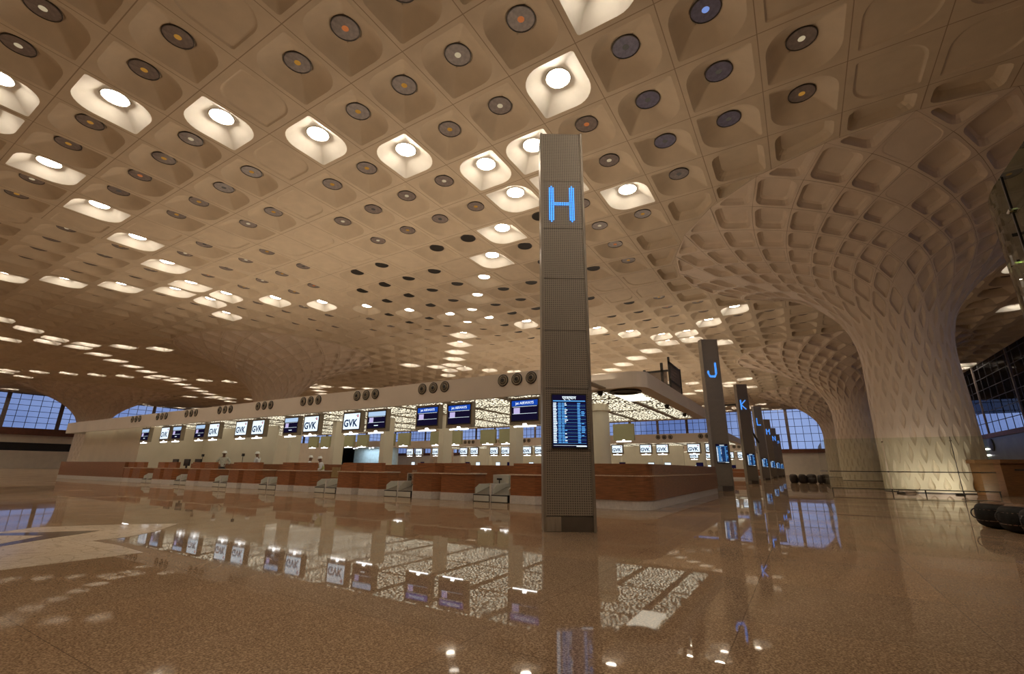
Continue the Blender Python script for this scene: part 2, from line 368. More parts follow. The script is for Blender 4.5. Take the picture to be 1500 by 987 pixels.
for i in range(I0, I1+1):
    for j in range(J0, J1+1):
        x0, y0 = OX+i*PX, OY+j*PY; cx, cy = x0+PX/2, y0+PY/2
        dcam = math.hypot(cx, cy)
        fwd = -math.sin(AZ_)*cx+math.cos(AZ_)*cy
        near = [c for c in COLS if math.hypot(cx-c[0], cy-c[1]) < RC+3]
        sq = [(x0, y0), (x0+PX, y0), (x0+PX, y0+PY), (x0, y0+PY)]
        if near:
            c = near[0]; rp = rimpoly(*c); ap = RC*math.cos(PI/NS)
            if all(math.hypot(p[0]-c[0], p[1]-c[1]) < ap for p in sq): continue
            pieces = []; rest = sq
            k0 = int(((math.atan2(cy-c[1], cx-c[0])) % (2*PI))/(2*PI/NS))
            for kk in range(NS):
                k = (k0+((kk+1)//2)*(1 if kk % 2 else -1)) % NS
                a, b = rp[k], rp[(k+1) % NS]
                out = clip(rest, a, b, False)
                if len(out) > 2: pieces.append(out)
                rest = clip(rest, a, b, True)
                if len(rest) < 3: break
            if len(rest) > 2:      # really cut by the rim
                for p in pieces:
                    ar = sum(p[q][0]*p[(q+1) % len(p)][1]-p[(q+1) % len(p)][0]*p[q][1] for q in range(len(p)))/2
                    if abs(ar) < 1e-5: continue
                    q_ = []
                    for z in p:
                        if not q_ or math.hypot(z[0]-q_[-1][0], z[1]-q_[-1][1]) > .08: q_.append(z)
                    if len(q_) > 2 and math.hypot(q_[0][0]-q_[-1][0], q_[0][1]-q_[-1][1]) < .08: q_.pop()
                    if abs(ar) > 2.2 and len(q_) > 2:
                        polycoffer(ceil, [(x, y, ZC) for x, y in q_], .82, .42, dcam < 60); continue
                    ceil.add([(x, y, ZC) for x, y in p], [tuple(reversed(range(len(p))))], 0)
                continue
        def f(u, v, d, cx=cx, cy=cy): return (cx+u*PX/2, cy+v*PY/2, ZC+d)
        # mirrored orientation of the leaf per quadrant of the nearest column
        u, v = i+.5, j+.5
        du = (u-3+12) % 24-12; dv = (v+2+6) % 12-6
        kind = -1 if du*dv < 0 else 1
        islit = ((i-j+7) % 12 == 0) or ((i+j) % 12 == 0)
        blank = ((i+j+6) % 12 == 0) or ((i-j+1) % 12 == 0)
        joint = dcam < 42
        n = 32 if dcam < 32 else (24 if dcam < 60 else 12)
        if islit:
            rings = [(.30, .20), (.62, .38), (.88, .48), (1.0, .50)] if n > 12 else [(.6, .38), (1, .5)]
            coffer(ceil, f, n, .86, kind, rings, joint, 0 if (-12 <= i <= -6 and 7 <= j <= 10) else 1, .345)
            lit.append((dcam, fwd, cx, cy, i, j))
        elif blank:
            coffer(ceil, f, n, .80, kind, [(.06, .05), (.1, .06)], joint)
        else:
            rings = [(.25, .14), (.6, .36), (.9, .48), (1.0, .50)] if n > 12 else [(.6, .36), (1, .5)]
            coffer(ceil, f, n, .86, kind, rings, joint, 0, .36)
            discs.append((dcam, fwd, cx, cy, i, j))
co_ = ceil.build('ceiling', [Mt['ceil'], Mt['joint'], Mt['ceil'], Mt['white']])
tag(co_, 'cream coffered ceiling of leaf shaped recesses over the whole hall', None, None, 'structure')

# ---- smoked skylight discs and coffer lamps
def disc_proto(body, spot):
    m1 = MB().lathe([(.50, -.02), (.535, -.045), (.535, .0), (.50, .02)], 28).mesh('skylight_rim', Mt['rim'], True)
    b = MB().lathe([(.499, -.035), (.499, -.012)], 28)
    b.lathe([(.535, 0.0), (.535, -.05), (.50, -.055), (.50, -.03)], 28, 1)
    me = b.mesh('skylight_disc', [body, Mt['rim']])
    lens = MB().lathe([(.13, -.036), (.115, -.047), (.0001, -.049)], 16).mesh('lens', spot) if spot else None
    return me, lens
P_ = {}
for bn in ('disc', 'disc_dusk', 'black'):
    for sn in ('amber', 'orange', 'cream', 'blue', 'grey'):
        P_[bn, sn] = None
def get_disc(bn, sn):
    if P_[bn, sn] is None: P_[bn, sn] = disc_proto(Mt[bn], Mt['spot_'+sn])
    return P_[bn, sn]
def inview(x, y, z, mg=60):
    v = Vector((x, y, z-HC)); w = v.dot(fw)
    if w < .5: return False
    px = 750+F_*v.dot(rt)/w; py = 493.5-F_*v.dot(up)/w
    return -mg < px < 1500+mg and -mg < py < 987+mg
discs = [d for d in discs if inview(d[2], d[3], ZC+.5, 90)]
discs.sort()
NAMED = {(-2, 1): ('disc', 'orange'), (-4, 0): ('disc', 'orange'), (-6, -1): ('disc', 'amber'), (-7, -1): ('disc', 'amber'), (-5, 0): ('disc', 'amber'), (-3, 1): ('disc', 'cream'),
         (-4, 1): ('disc', 'amber'), (0, 2): ('disc_dusk', 'blue'), (0, 3): ('disc_dusk', 'grey'), (-1, 2): ('disc_dusk', 'grey'), (-1, 3): ('disc_dusk', 'grey'), (-1, 4): ('disc_dusk', 'grey'),
         (1, 3): ('disc', 'cream'), (1, 4): ('disc', 'amber'), (-7, -2): ('disc', 'cream'), (-8, -2): ('disc', 'cream'), (-3, 2): ('disc', 'cream'), (0, 4): ('disc_dusk', 'grey'), (0, 5): ('disc', 'orange'),
         (-5, 3): ('disc', 'cream'), (1, 5): ('black', None), (2, 5): ('black', None), (3, 5): ('black', None)}
def seams(i, j): return 'row %d' % i
void_me = None
def rel(i, j):
    a, b = -3-i, 3-j
    w1 = ('%d coffers %s' % (abs(a), 'left' if a > 0 else 'right')) if a else 'level'
    w2 = ('%d %s' % (abs(b), 'nearer' if b > 0 else 'farther')) if b else 'no deeper'
    return w1+' and '+w2
for k, (dc, fd, x, y, i, j) in enumerate(discs[:300]):
    bn, sn = NAMED.get((i, j), (None, None))
    if bn is None:
        if -12 <= i <= -4 and j >= 5 and j <= 14 and (i, j) not in NAMED and (i+j) > -6: bn, sn = 'black', None
        else: bn, sn = 'disc', random.choice(['amber', 'amber', 'grey', 'grey', 'cream', 'orange'])
    if sn is None:
        me, ln = disc_proto(Mt['black'], None) if void_me is None else (void_me, None); void_me = me
    else: me, ln = get_disc(bn, sn)
    o = bpy.data.objects.new('skylight_disc', me); C.objects.link(o); o.location = (x, y, ZC+.5)
    if ln is not None and dc < 60: link_mesh('lens', ln, o)
    cen = {'orange': 'orange-centred', 'amber': 'amber-centred', 'cream': 'cream-centred', 'blue': 'blue-centred', 'grey': 'dim-centred', None: 'plain'}[sn]
    body = {'disc': 'grey', 'disc_dusk': 'bluish', 'black': 'black'}[bn]
    tag(o, '%s %s ceiling disc, %s than the pylon-top light' % (cen, body, rel(i, j)), 'ceiling disc', 'round discs in the ceiling coffers')
rest = MB()
for (dc, fd, x, y, i, j) in discs[300:]:
    rest.lathe([(.52, -.05), (.52, 0)], 10, 0, (x, y, ZC+.5))
if rest.v: tag(rest.build('skylight_disc', Mt['disc']), 'small dark discs dotting the farthest part of the ceiling', 'ceiling disc', None, 'stuff')

hous = MB().lathe([(.50, 0), (.50, -.03), (.535, -.05), (.545, 0)], 28).mesh('lamp_ring', Mt['white'], True)
lampme = MB().lathe([(.49, -.005), (.49, -.02), (.30, -.035), (.0001, -.04)], 28).mesh('lamp', Mt['lamp'])
ringme = MB().lathe([(.30, -.03), (.30, -.045), (.47, -.045), (.47, -.03)], 24).mesh('lamp', Mt['lamp_far'])
lit.sort()
lit = [l for l in lit if l[0] < 175]
others = [l for l in lit if not inview(l[2], l[3], ZC+.3, 40)]
seen = [l for l in lit if inview(l[2], l[3], ZC+.3, 40)]
bulk = MB()
for k, (dc, fd, x, y, i, j) in enumerate(seen):
    if k >= 300: bulk.lathe([(.49, -.005), (.49, -.03)], 8, 0, (x, y, ZC+.5)); continue
    ringtype = (-12 <= i <= -6 and 7 <= j <= 10)
    o = bpy.data.objects.new('coffer_light', hous); C.objects.link(o); o.location = (x, y, ZC+.5)
    link_mesh('lamp', ringme if ringtype else lampme, o)
    tag(o, ('ring-shaped' if ringtype else 'glowing')+' ceiling light, '+rel(i, j)+' than the pylon-top light' if (i, j) != (-3, 3) else 'glowing leaf shaped ceiling light touching the top of the H pylon', 'ceiling light', 'lit ceiling coffers')
if bulk.v: tag(bulk.build('coffer_light', Mt['lamp']), 'rows of tiny lit coffers in the farthest ceiling', 'ceiling light', None, 'stuff')
off = MB()
for (dc, fd, x, y, i, j) in others:
    off.lathe([(.49, -.005), (.49, -.03)], 10, 0, (x, y, ZC+.5))
if off.v: tag(off.build('coffer_light', Mt['lamp']), 'lit coffers overhead behind the viewer', 'ceiling light', None, 'stuff')

# ------------------------------------------------------------------ flaring columns
PROF = [(0, 2.40), (2, 2.38), (4, 2.36), (6, 2.32), (7.5, 2.27), (8.5, 2.32), (9.3, 2.45), (10, 2.66), (10.7, 2.98), (11.4, 3.50), (12, 4.05), (12.7, 4.8), (13.3, 5.65), (14, 6.8), (14.6, 8.0), (15.2, 9.4), (15.7, 10.6), (16.1, 11.6), (16.4, 12.3), (16.51, 12.9)]
# dense arc-length table
TAB = []
s_acc = 0
for (z0, r0), (z1, r1) in zip(PROF[:-1], PROF[1:]):
    for k in range(12):
        t = k/12; TAB.append((s_acc+t*math.hypot(z1-z0, r1-r0), r0+(r1-r0)*t, z0+(z1-z0)*t))
    s_acc += math.hypot(z1-z0, r1-r0)
TAB.append((s_acc, PROF[-1][1], PROF[-1][0]))
# smooth the table
for _ in range(14):
    TAB = [TAB[0]]+[(TAB[i][0], (TAB[i-1][1]+TAB[i][1]*2+TAB[i+1][1])/4, (TAB[i-1][2]+TAB[i][2]*2+TAB[i+1][2])/4) for i in range(1, len(TAB)-1)]+[TAB[-1]]
import bisect
SK = [t[0] for t in TAB]
def prof(s):
    s = max(0, min(s, s_acc)); k = min(max(bisect.bisect_right(SK, s)-1, 0), len(TAB)-2)
    a, b = TAB[k], TAB[k+1]; t = (s-a[0])/(b[0]-a[0])
    r = a[1]+(b[1]-a[1])*t; z = a[2]+(b[2]-a[2])*t
    dr, dz = b[1]-a[1], b[2]-a[2]; h = math.hypot(dr, dz) or 1
    return r, z, dz/h, -dr/h     # outward normal (nr,nz)
# ring stations downwards from the rim
st = [s_acc]
while st[-1] > 0:
    r = prof(st[-1])[0]
    stretch = 1.0+2.1*max(0, min(1, (6.0-r)/3.4))
    st.append(st[-1]-PI*r/NS*stretch)
st = st[::-1]; off0 = st[0]
K = len(st)-1
st[0] = 0
if st[1] < .3: st[1] = .3
def sk(kf):
    kf = max(0, min(kf, K)); k = min(int(kf), K-1); return st[k]+(st[k+1]-st[k])*(kf-k)
par = K % 2
def capital(n):
    mb = MB()
    for k in range(0, K-1):
        for i in range(NS):
            th = 2*PI*(i+(0 if (k+2-K) % 2 == 0 else .5))/NS; de = PI/NS
            rr = prof(st[k+1])[0]
            size = 2*PI*rr/NS
            h = (st[k+2]-st[k])/2
            dep = min(.42, .13*size+.055) if rr > 2.9 else .11
            # blank chain along the four axis directions
            q = (th+PI/4+de/2) % (PI/2)
            ax = min((th % (PI/2)), PI/2-(th % (PI/2)))
            blank = ax < de*.6 and rr > 3.3
            def f(u, v, d, k=k, th=th, de=de):
                # square corner (1,1) -> top, (-1,-1) -> bottom
                a = (u-v)/2; b = (u+v)/2
                r, z, nr, nz = prof(sk(k+1+b)); t = th+a*de
                r2 = r-nr*d; z2 = z-nz*d
                return (r2*math.cos(t), r2*math.sin(t), z2)
            if rr > 2.9:
                if blank: rings = [(.05, dep*.05)]
                else: rings = [(.05, dep*.35), (.16, dep*.8), (.30, dep)]
                coffer(mb, f, n, .86, 0, rings, rr > 3.2, 0, None, .014)
            else:
                coffer(mb, f, n, .66, 1, [(.2, dep*.45), (.55, dep)], False, 0, None)
    # half cells at the rim and at the foot
    for i in range(NS):
        t0, t1 = 2*PI*i/NS, 2*PI*(i+1)/NS; tm = (t0+t1)/2
        p = lambda t, s_: (prof(s_)[0]*math.cos(t), prof(s_)[0]*math.sin(t), prof(s_)[1])
        polycoffer(mb, [p(t0, st[K]), p(tm, st[K-1]), p(t1, st[K])][::-1], .80, .34)
        o = 0 if (0+2-K) % 2 == 0 else .5
        a0 = 2*PI*(i+o)/NS; a1 = 2*PI*(i+1+o)/NS; am = (a0+a1)/2
        mb.add([p(a0, 0), p(a1, 0), p(am, st[1])], [(0, 1, 2)], 0)
    return mb
cap_near = capital(20).mesh('column', [Mt['column'], Mt['joint'], Mt['column']])
cap_far = capital(12).mesh('column', [Mt['column'], Mt['joint'], Mt['column']])
base_me = MB().lathe([(2.36, -.01), (2.43, .0), (2.43, .04), (2.38, .05), (2.3, .05)], 48).mesh('column_base', Mt['darkmetal'])
for k, (x, y) in enumerate(COLS):
    o = bpy.data.objects.new('column', cap_near if k < 2 else cap_far); C.objects.link(o); o.location = (x, y, 0)
    lab = ['huge cream flaring column nearest the viewer, standing behind the glass barrier', 'second cream flaring column, just behind the nearest huge one', 'third cream flaring column before the far arched window', 'cream flaring column rising behind the middle of the canopy',
           'cream flaring column farthest left in front of the tall windows', 'cream flaring column hidden behind the canopy', 'farthest cream flaring column'][k]
    tag(o, lab, 'column', None, 'structure')
    link_mesh('column_base', base_me, o)

# ------------------------------------------------------------------ floor and shell
fl = MB().add([(-152, -14, 0), (30, -14, 0), (30, 142, 0), (-152, 142, 0)], [(0, 1, 2, 3)]).build('floor', Mt['floor'])
tag(fl, 'polished speckled brown granite floor', None, None, 'structure')
g2 = MB().box(-400, 300, -100, 400, -.6, -.05).build('ground', mat('outside_ground', (.05, .05, .055), .9, noise=(1, .2))); tag(g2, 'dark ground outside the windows', None, None, 'structure')
# back wall behind the viewer
tag(MB().box(-152, 30, -14.4, -14, 0, ZC+.6).build('wall_back', Mt['plaster']), 'beige wall behind the viewer', None, None, 'structure')
# roof over the ceiling so that no sky leaks through
tag(MB().box(-152, 24.3, -14.4, 142, ZC+1.0, ZC+1.3).build('roof', Mt['soffit']), 'roof above the coffered ceiling', None, None, 'structure')
# inlay in the floor (lower left)
def fp(cx, cy): return at(cx/4.933, 740+cy/4.933, 0)
def inlay(name, pts, m, z, lab):
    p = [fp(*q) for q in pts]
    ar = sum(p[i][0]*p[(i+1) % len(p)][1]-p[(i+1) % len(p)][0]*p[i][1] for i in range(len(p)))
    if ar < 0: p.reverse()
    o = MB().prism(p, .0005, z).build(name, m); tag(o, lab, None, None, 'structure'); return o
inlay('floor_inlay', [(-200, 500), (0, 470), (1035, 342), (850, 288), (665, 258), (900, 232), (1120, 190), (1290, 133), (860, 140), (250, 160), (0, 195), (-200, 225), (-300, 350)], Mt['inlay_light'], .004, 'pale patterned stone inlay in the floor at lower left')
inlay('floor_inlay', [(-300, 345), (-100, 318), (0, 300), (380, 238), (560, 212), (720, 183), (500, 190), (0, 205), (-300, 218)], Mt['inlay_dark'], .006, 'dark brown stone wedge inside the pale floor inlay')
inlay('floor_inlay', [(-300, 225), (0, 222), (310, 222), (0, 282), (-300, 335)], Mt['inlay_light'], .008, 'pale stone point inside the dark floor wedge')

def curtain(name, lab, plane, c, a0, a1, z0, z1, major, majoff, minor, rowh, wmaj, wmin, backside):
    """window wall; plane 'x' => x=c running along y ; 'y' => y=c running along x"""
    def B(mb, p0, p1, zz0, zz1, th, mi=0):
        if plane == 'x': mb.box(c-th/2, c+th/2, p0, p1, zz0, zz1, mi)
        else: mb.box(p0, p1, c-th/2, c+th/2, zz0, zz1, mi)
    root = None
    fr = MB()
    k = math.ceil((a0-majoff)/major)
    while majoff+k*major < a1:
        p = majoff+k*major; B(fr, p-wmaj/2, p+wmaj/2, z0, z1, .2, 0); k += 1
    k = math.ceil((a0-majoff)/minor)
    while majoff+k*minor < a1:
        p = majoff+k*minor; B(fr, p-wmin/2, p+wmin/2, z0, z1, .07, 1); k += 1
    z = z0
    while z <= z1+.01:
        B(fr, a0, a1, z-wmin/2, z+wmin/2, .06, 1); z += rowh
    o = fr.build(name, [Mt['mullion_brown'], Mt['mullion']]); tag(o, lab, None, None, 'structure')
    pn = MB(); B(pn, a0, a1, z0, z1, .03); pn.build('window_pane', Mt['pane'], o)
    return o
# left end wall
WL = -150
curtain('window_1', 'tall blue dusk windows high on the far left wall', 'x', WL, -14, 140, 8.8, ZC+.5, 9.35, 27.9, 9.35/5, 1.28, .75, .10, 1)
w = MB().box(WL-.3, WL, -14, 140, 0, 3.84); tag(w.build('wall_left', Mt['plaster']), 'pale beige lower wall at the far left', None, None, 'structure')
tag(MB().box(WL-.4, WL-.1, -14, 140, 3.84, 5.6).build('wall_left', Mt['black']), 'black glazed band in the far left wall', None, None, 'structure')
tag(MB().box(WL-.3, WL, -14, 140, 5.6, 7.3).build('wall_left', Mt['plaster']), 'pale beige upper band of the far left wall', None, None, 'structure')
tag(MB().box(WL-.3, WL+.3, -14, 140, 7.3, 8.8).build('wall_left', Mt['brownband']), 'brown band below the windows of the far left wall', None, None, 'structure')
# far wall
FY = 140
curtain('window_2', 'tall blue window wall across the far end of the hall', 'y', FY, WL, 24, 6.4, ZC+.5, 8.3, -35.2, 8.3/5, 1.9, .7, .11, 1)
tag(MB().box(WL, 24, FY, FY+.3, 0, 5.5).build('wall_far', Mt['plaster']), 'beige wall at the far end of the hall', None, None, 'structure')
tag(MB().box(WL, 24, FY-.3, FY+.3, 5.5, 6.4).build('wall_far', Mt['brownband']), 'brown band below the far end windows', None, None, 'structure')
# right curtain wall
WR = OX+9*PX
curtain('window_3', 'sloping rows of windows behind the nearest column on the right', 'x', WR, -14, 140, 6.6, ZC+1, 14, 95.5, 2.6, 1.55, .35, .09, 1)
tag(MB().box(WR-.1, WR+.2, -14, 140, 0, 6.0).build('wall_right', mat('grey_green_wall', (.16, .17, .14), .35, noise=(.6, .2))), 'dim grey green wall on the right below the windows', None, None, 'structure')
tag(MB().box(WR-.3, WR+.3, -14, 140, 6.0, 6.6).build('wall_right', Mt['brownband']), 'brown band on the right wall below the windows', None, None, 'structure')
tag(MB().prismx([(-20, 17.9), (104, 17.9), (146, 14.0), (146, 14.6), (104, 18.5), (-20, 18.5)], WR+.3, WR+40).build('roof', Mt['soffit']), 'dark roof over the road outside the right windows', None, None, 'structure')
o = MB().lathe([(.9, 0), (.9, -.08), (.7, -.14), (.0001, -.16)], 24, 0, (0, 0, 0), 'y').build('wall_opening', Mt['darkmetal']); o.rotation_euler = (0, 0, -PI/2); o.location = (WR-.12, 95.1, 5.0)
tag(o, 'dark round fitting on the right wall beside the nearest column', 'wall fitting')
for z in (4.5, 3.6):
    o = MB().box(-.05, .05, -.55, .55, -.1, .1).build('wall_light', Mt['tube']); o.location = (WR-.2, 97.5, z)
    tag(o, 'short white light bar on the right wall, %s of two' % ('upper' if z > 4 else 'lower'), 'wall light', 'light bars on the right wall')

# ------------------------------------------------------------------ world
w = bpy.data.worlds.new('world'); sc.world = w; w.use_nodes = True; nt = w.node_tree
bg = nt.nodes['Background']; tcw = nt.nodes.new('ShaderNodeTexCoord'); nz = nt.nodes.new('ShaderNodeTexNoise'); nz.inputs['Scale'].default_value = 5; nz.inputs['Detail'].default_value = 5
rp = nt.nodes.new('ShaderNodeValToRGB'); rp.color_ramp.elements[0].position = .35; rp.color_ramp.elements[0].color = (.13, .19, .42, 1); rp.color_ramp.elements[1].position = .65; rp.color_ramp.elements[1].color = (.33, .42, .70, 1)
nt.links.new(tcw.outputs['Generated'], nz.inputs['Vector']); nt.links.new(nz.outputs['Fac'], rp.inputs[0]); nt.links.new(rp.outputs[0], bg.inputs[0]); bg.inputs[1].default_value = 1.0

# ------------------------------------------------------------------ pylons
XP, YH, YJ, PP = -3.73, 8.107, 28.26, 17.11
HP = 8.55
STROKES = {'H': [(0, 0, 0, 1), (1, 0, 1, 1), (0, .5, 1, .5)], 'J': [(1, 1, 1, .22), (1, .22, .8, 0), (.8, 0, .2, 0), (.2, 0, 0, .2), (0, .2, 0, .38)],
           'K': [(0, 0, 0, 1), (0, .5, .95, 1), (0, .5, .95, 0)], 'L': [(0, 0, 0, 1), (0, 0, .9, 0)], 'M': [(0, 0, 0, 1), (1, 0, 1, 1), (0, 1, .5, .45), (.5, .45, 1, 1)],
           'N': [(0, 0, 0, 1), (1, 0, 1, 1), (0, 1, 1, 0)], 'P': [(0, 0, 0, 1), (0, 1, .9, 1), (.9, 1, .95, .55), (.95, .55, 0, .52)]}
def segd(px, py, s, ax, ay):
    x0, y0, x1, y1 = s[0]*ax, s[1]*ay, s[2]*ax, s[3]*ay
    dx, dy = x1-x0, y1-y0; l = dx*dx+dy*dy; t = max(0, min(1, ((px-x0)*dx+(py-y0)*dy)/l)) if l else 0
    return math.hypot(px-x0-t*dx, py-y0-t*dy)
def led(letter):
    mb = MB(); w_, h_ = .53, .86; nx, nz = 14, 22; p = w_/(nx-1); 
    for a in range(nx):
        for b in range(nz):
            x, z = a*p, b*h_/(nz-1)
            iw, ih = w_-.08, h_-.08
            if min(segd(x-.04, z-.04, s, iw, ih) for s in STROKES[letter]) < .044:
                mb.box(x-w_/2-.0115, x-w_/2+.0115, -.012, 0, z-.0115, z+.0115)
    return mb
def info_screen():
    root_w, root_h = .68, 1.04
    body = MB().box(-root_w/2, root_w/2, -.03, .02, 0, root_h)
    disp = MB(); rnd = random.Random(3)
    disp.box(-.325, .325, -.034, -.031, .03, root_h-.03, 0)
    disp.box(-.31, .31, -.037, -.035, .885, .905, 2)
    n = 24
    for r in range(n):
        z = .10+r*.032
        disp.box(-.31, .31, -.037, -.035, z-.004, z, 1 if r % 2 else 2)
        disp.box(-.31, -.255+rnd.random()*.02, -.0375, -.035, z+.004, z+.024, 3)
        for (a, b) in ((-.215, -.165), (-.145, -.10)):
            disp.box(a, b+rnd.random()*.01, -.0375, -.035, z+.005, z+.022, 2)
        if rnd.random() < .75: disp.box(-.09, -.07+rnd.random()*.04, -.0375, -.035, z+.005, z+.022, rnd.choice([2, 3]))
        disp.box(.155, .20+rnd.random()*.015, -.0375, -.035, z+.005, z+.022, 2)
        if rnd.random() < .5: disp.box(.23, .27+rnd.random()*.03, -.0375, -.035, z+.005, z+.022, 2)
    disp.box(-.31, .31, -.037, -.035, .055, .060, 3); disp.box(.12, .315, -.0375, -.035, .035, .055, 3)
    return body.mesh('display', Mt['bezel']), disp.mesh('screen', [Mt['s_navy'], Mt['s_blue'], Mt['s_cyan'], Mt['s_white']])
DISP, SCR = info_screen()
HEAD = text_mesh('\u092a\u094d\u0930\u0938\u094d\u0925\u093e\u0928', .085, Mt['s_white'], .002)
def pylon(letter, x, y, lab):
    r = empty('letter_pylon', (x, y, 0), .57); tag(r, lab, 'pylon')
    w2, dp = .48, .40
    core = MB(); zs = [.27, 1.42, 2.60, 3.79, 4.93, 6.10, 7.28, HP]
    for a, b in zip(zs[:-1], zs[1:]): core.box(-w2+.05, w2-.05, -.01, dp, a+.006, b-.006)
    core.build('cladding', Mt['clad'], r)
    fr = MB()
    for sx in (-1, 1): fr.box(min(sx*w2, sx*(w2-.05)), max(sx*w2, sx*(w2-.05)), -.03, dp+.02, 0, HP)
    fr.box(-w2+.05, w2-.05, .01, dp-.02, .27, HP-.01)
    fr.build('frame', Mt['cladframe'], r)
    b = MB().box(-w2+.05, w2-.05, .0, dp-.02, 0, .265); b.build('plinth', Mt['plinthmetal'], r)
    MB().box(-w2+.05, -w2+.32, -.012, .0, .01, .26).build('access_panel', Mt['metal'], r)
    l = led(letter).build('led_letter', Mt['led'], r); l.location = (-.02, -.02, 6.27); l['label'] = 'glowing blue dotted letter '+letter
    s = link_mesh('display', DISP, r, (.03, -.015, 1.46)); t = link_mesh('screen', SCR, s); h = link_mesh('heading', HEAD, s, (0, -.038, .955))
    return r
pylon('H', XP, YH, 'tall bronze perforated pylon with glowing blue H, nearest the viewer')
for k, L_ in enumerate('JKLMNP'):
    pylon(L_, XP, YJ+k*PP, 'tall bronze pylon with glowing blue letter %s and flight board' % L_)

# ------------------------------------------------------------------ hanging monitors
def quad(mb, x0, x1, z0, z1, y, mi): mb.box(x0, x1, y-.001, y, z0, z1, mi)
def monitor_mesh(kind):
    scr = MB(); W2, H0, H1 = .50, .14, .80
    if kind == 'gvk':
        quad(scr, -W2, W2, H0, H1, -.010, 0)
        scr.add([(.30, -.0125, .66), (.42, -.0125, .76), (.42, -.0125, .62)], [(0, 2, 1)], 1)
        scr.add([(.24, -.0125, .70), (.41, -.0125, .77), (.33, -.0125, .70)], [(0, 2, 1)], 2)
        return scr.mesh('screen', [Mt['s_white'], Mt['s_red'], Mt['s_ink']])
    top = {'jet': 1, 'dark': 2}[kind]
    quad(scr, -W2, W2, H0, H1, -.010, 0); quad(scr, -W2, W2, .62, H1, -.012, top)
    quad(scr, -.42, -.18, .36, .56, -.012, 4); quad(scr, -W2+.03, W2-.03, .355, .365, -.0125, 3)
    quad(scr, -W2+.03, W2-.03, .59, .60, -.0125, 3)
    if kind == 'dark': quad(scr, -.12, .12, .22, .25, -.0125, 3)
    return scr.mesh('screen', [Mt['s_navy'], Mt['s_blue'], Mt['s_pale'], Mt['s_white'], Mt['s_lilac']])
SM = {k: monitor_mesh(k) for k in ('gvk', 'jet', 'dark')}
T_GVK = text_mesh('GVK', .42, Mt['s_ink'], .014); T_JET = text_mesh('jet AIRWAYS', .125, Mt['s_white'], .002)
T_D1 = text_mesh('GVK', .11, Mt['s_ink'], .002); T_D2 = text_mesh('G 12', .13, Mt['s_white'], .002)
HOUSE = MB().box(-.59, .59, 0, .20, 0, .90).mesh('housing', Mt['housing'])
BEZ = MB().box(-.54, .54, -.009, .0, .10, .84).mesh('bezel', Mt['bezel'])
RODS = MB().tube((-.3, .1, .9), (-.3, .1, 1.22), .012, 6).tube((.3, .1, .9), (.3, .1, 1.22), .012, 6).mesh('hanger', Mt['darkmetal'])
TUBE = MB().tube((-.42, .02, -.06), (.42, .02, -.06), .021, 8).box(-.07, .07, -.01, .04, -.05, .03).mesh('tube_light', Mt['tube'])
KBACK = MB().box(-.59, .59, 0, .20, 0, .90).mesh('housing', Mt['khaki'])
def monitor(x, y, z, kind, lab, group=None, number=True, rz=0):
    r = empty('hanging_monitor', (x, y, z), rz); tag(r, lab, 'monitor', group)
    h = link_mesh('housing', HOUSE, r); b = link_mesh('bezel', BEZ, r); s = link_mesh('screen', SM[kind], r)
    if kind == 'gvk': link_mesh('lettering', T_GVK, s, (-.06, -.014, .38))
    elif kind == 'jet': link_mesh('lettering', T_JET, s, (0, -.014, .71))
    link_mesh('hanger', RODS, r); link_mesh('tube_light', TUBE, r)
    return r
def back_monitor(x, y, z, lab, group):
    r = empty('hanging_monitor', (x, y, z)); tag(r, lab, 'monitor', group)
    link_mesh('housing', KBACK, r); link_mesh('hanger', RODS, r); link_mesh('tube_light', TUBE, r); return r

# ------------------------------------------------------------------ canopy
NOZ = MB().lathe([(.21, .0), (.21, -.02), (.19, -.03), (.185, -.012)], 24, 1, (0, 0, 0), 'y').lathe([(.185, -.012), (.18, -.03), (.14, -.035), (.13, -.012)], 24, 0, (0, 0, 0), 'y').lathe([(.13, -.012), (.12, -.02), (.11, -.01)], 20, 1, (0, 0, 0), 'y').lathe([(.11, -.012), (.10, -.045), (.07, -.05)], 20, 0, (0, 0, 0), 'y').lathe([(.072, -.051), (.05, -.056), (.0001, -.057)], 16, 1, (0, 0, 0), 'y').mesh('air_nozzle', [Mt['housing'], Mt['black']])
def offset(poly, d):
    n = len(poly); out = []
    for i in range(n):
        p0, p1, p2 = Vector(poly[i-1]), Vector(poly[i]), Vector(poly[(i+1) % n])
        e1 = (p1-p0).normalized(); e2 = (p2-p1).normalized(); n1 = Vector((-e1.y, e1.x)); n2 = Vector((-e2.y, e2.x))
        b = (n1+n2); b = b/(b.length) ; out.append(tuple(p1+b*(d/max(.3, b.dot(n1)))))
    return out
def ringwall(mb, poly, d, z0, z1, mi=0, zf=None):
    q = offset(poly, d); n = len(poly); vs = []
    for (x, y), (u, v) in zip(poly, q):
        a = z0 if zf is None else zf(x, y)
        vs += [(x, y, a), (x, y, z1), (u, v, z1), (u, v, a)]
    fs = []
    for i in range(n):
        j = (i+1) % n; a, b = 4*i, 4*j
        fs += [(a, b, b+1, a+1), (a+1, b+1, b+2, a+2), (a+2, b+2, b+3, a+3), (a+3, b+3, b, a)]
    mb.add(vs, fs, mi)
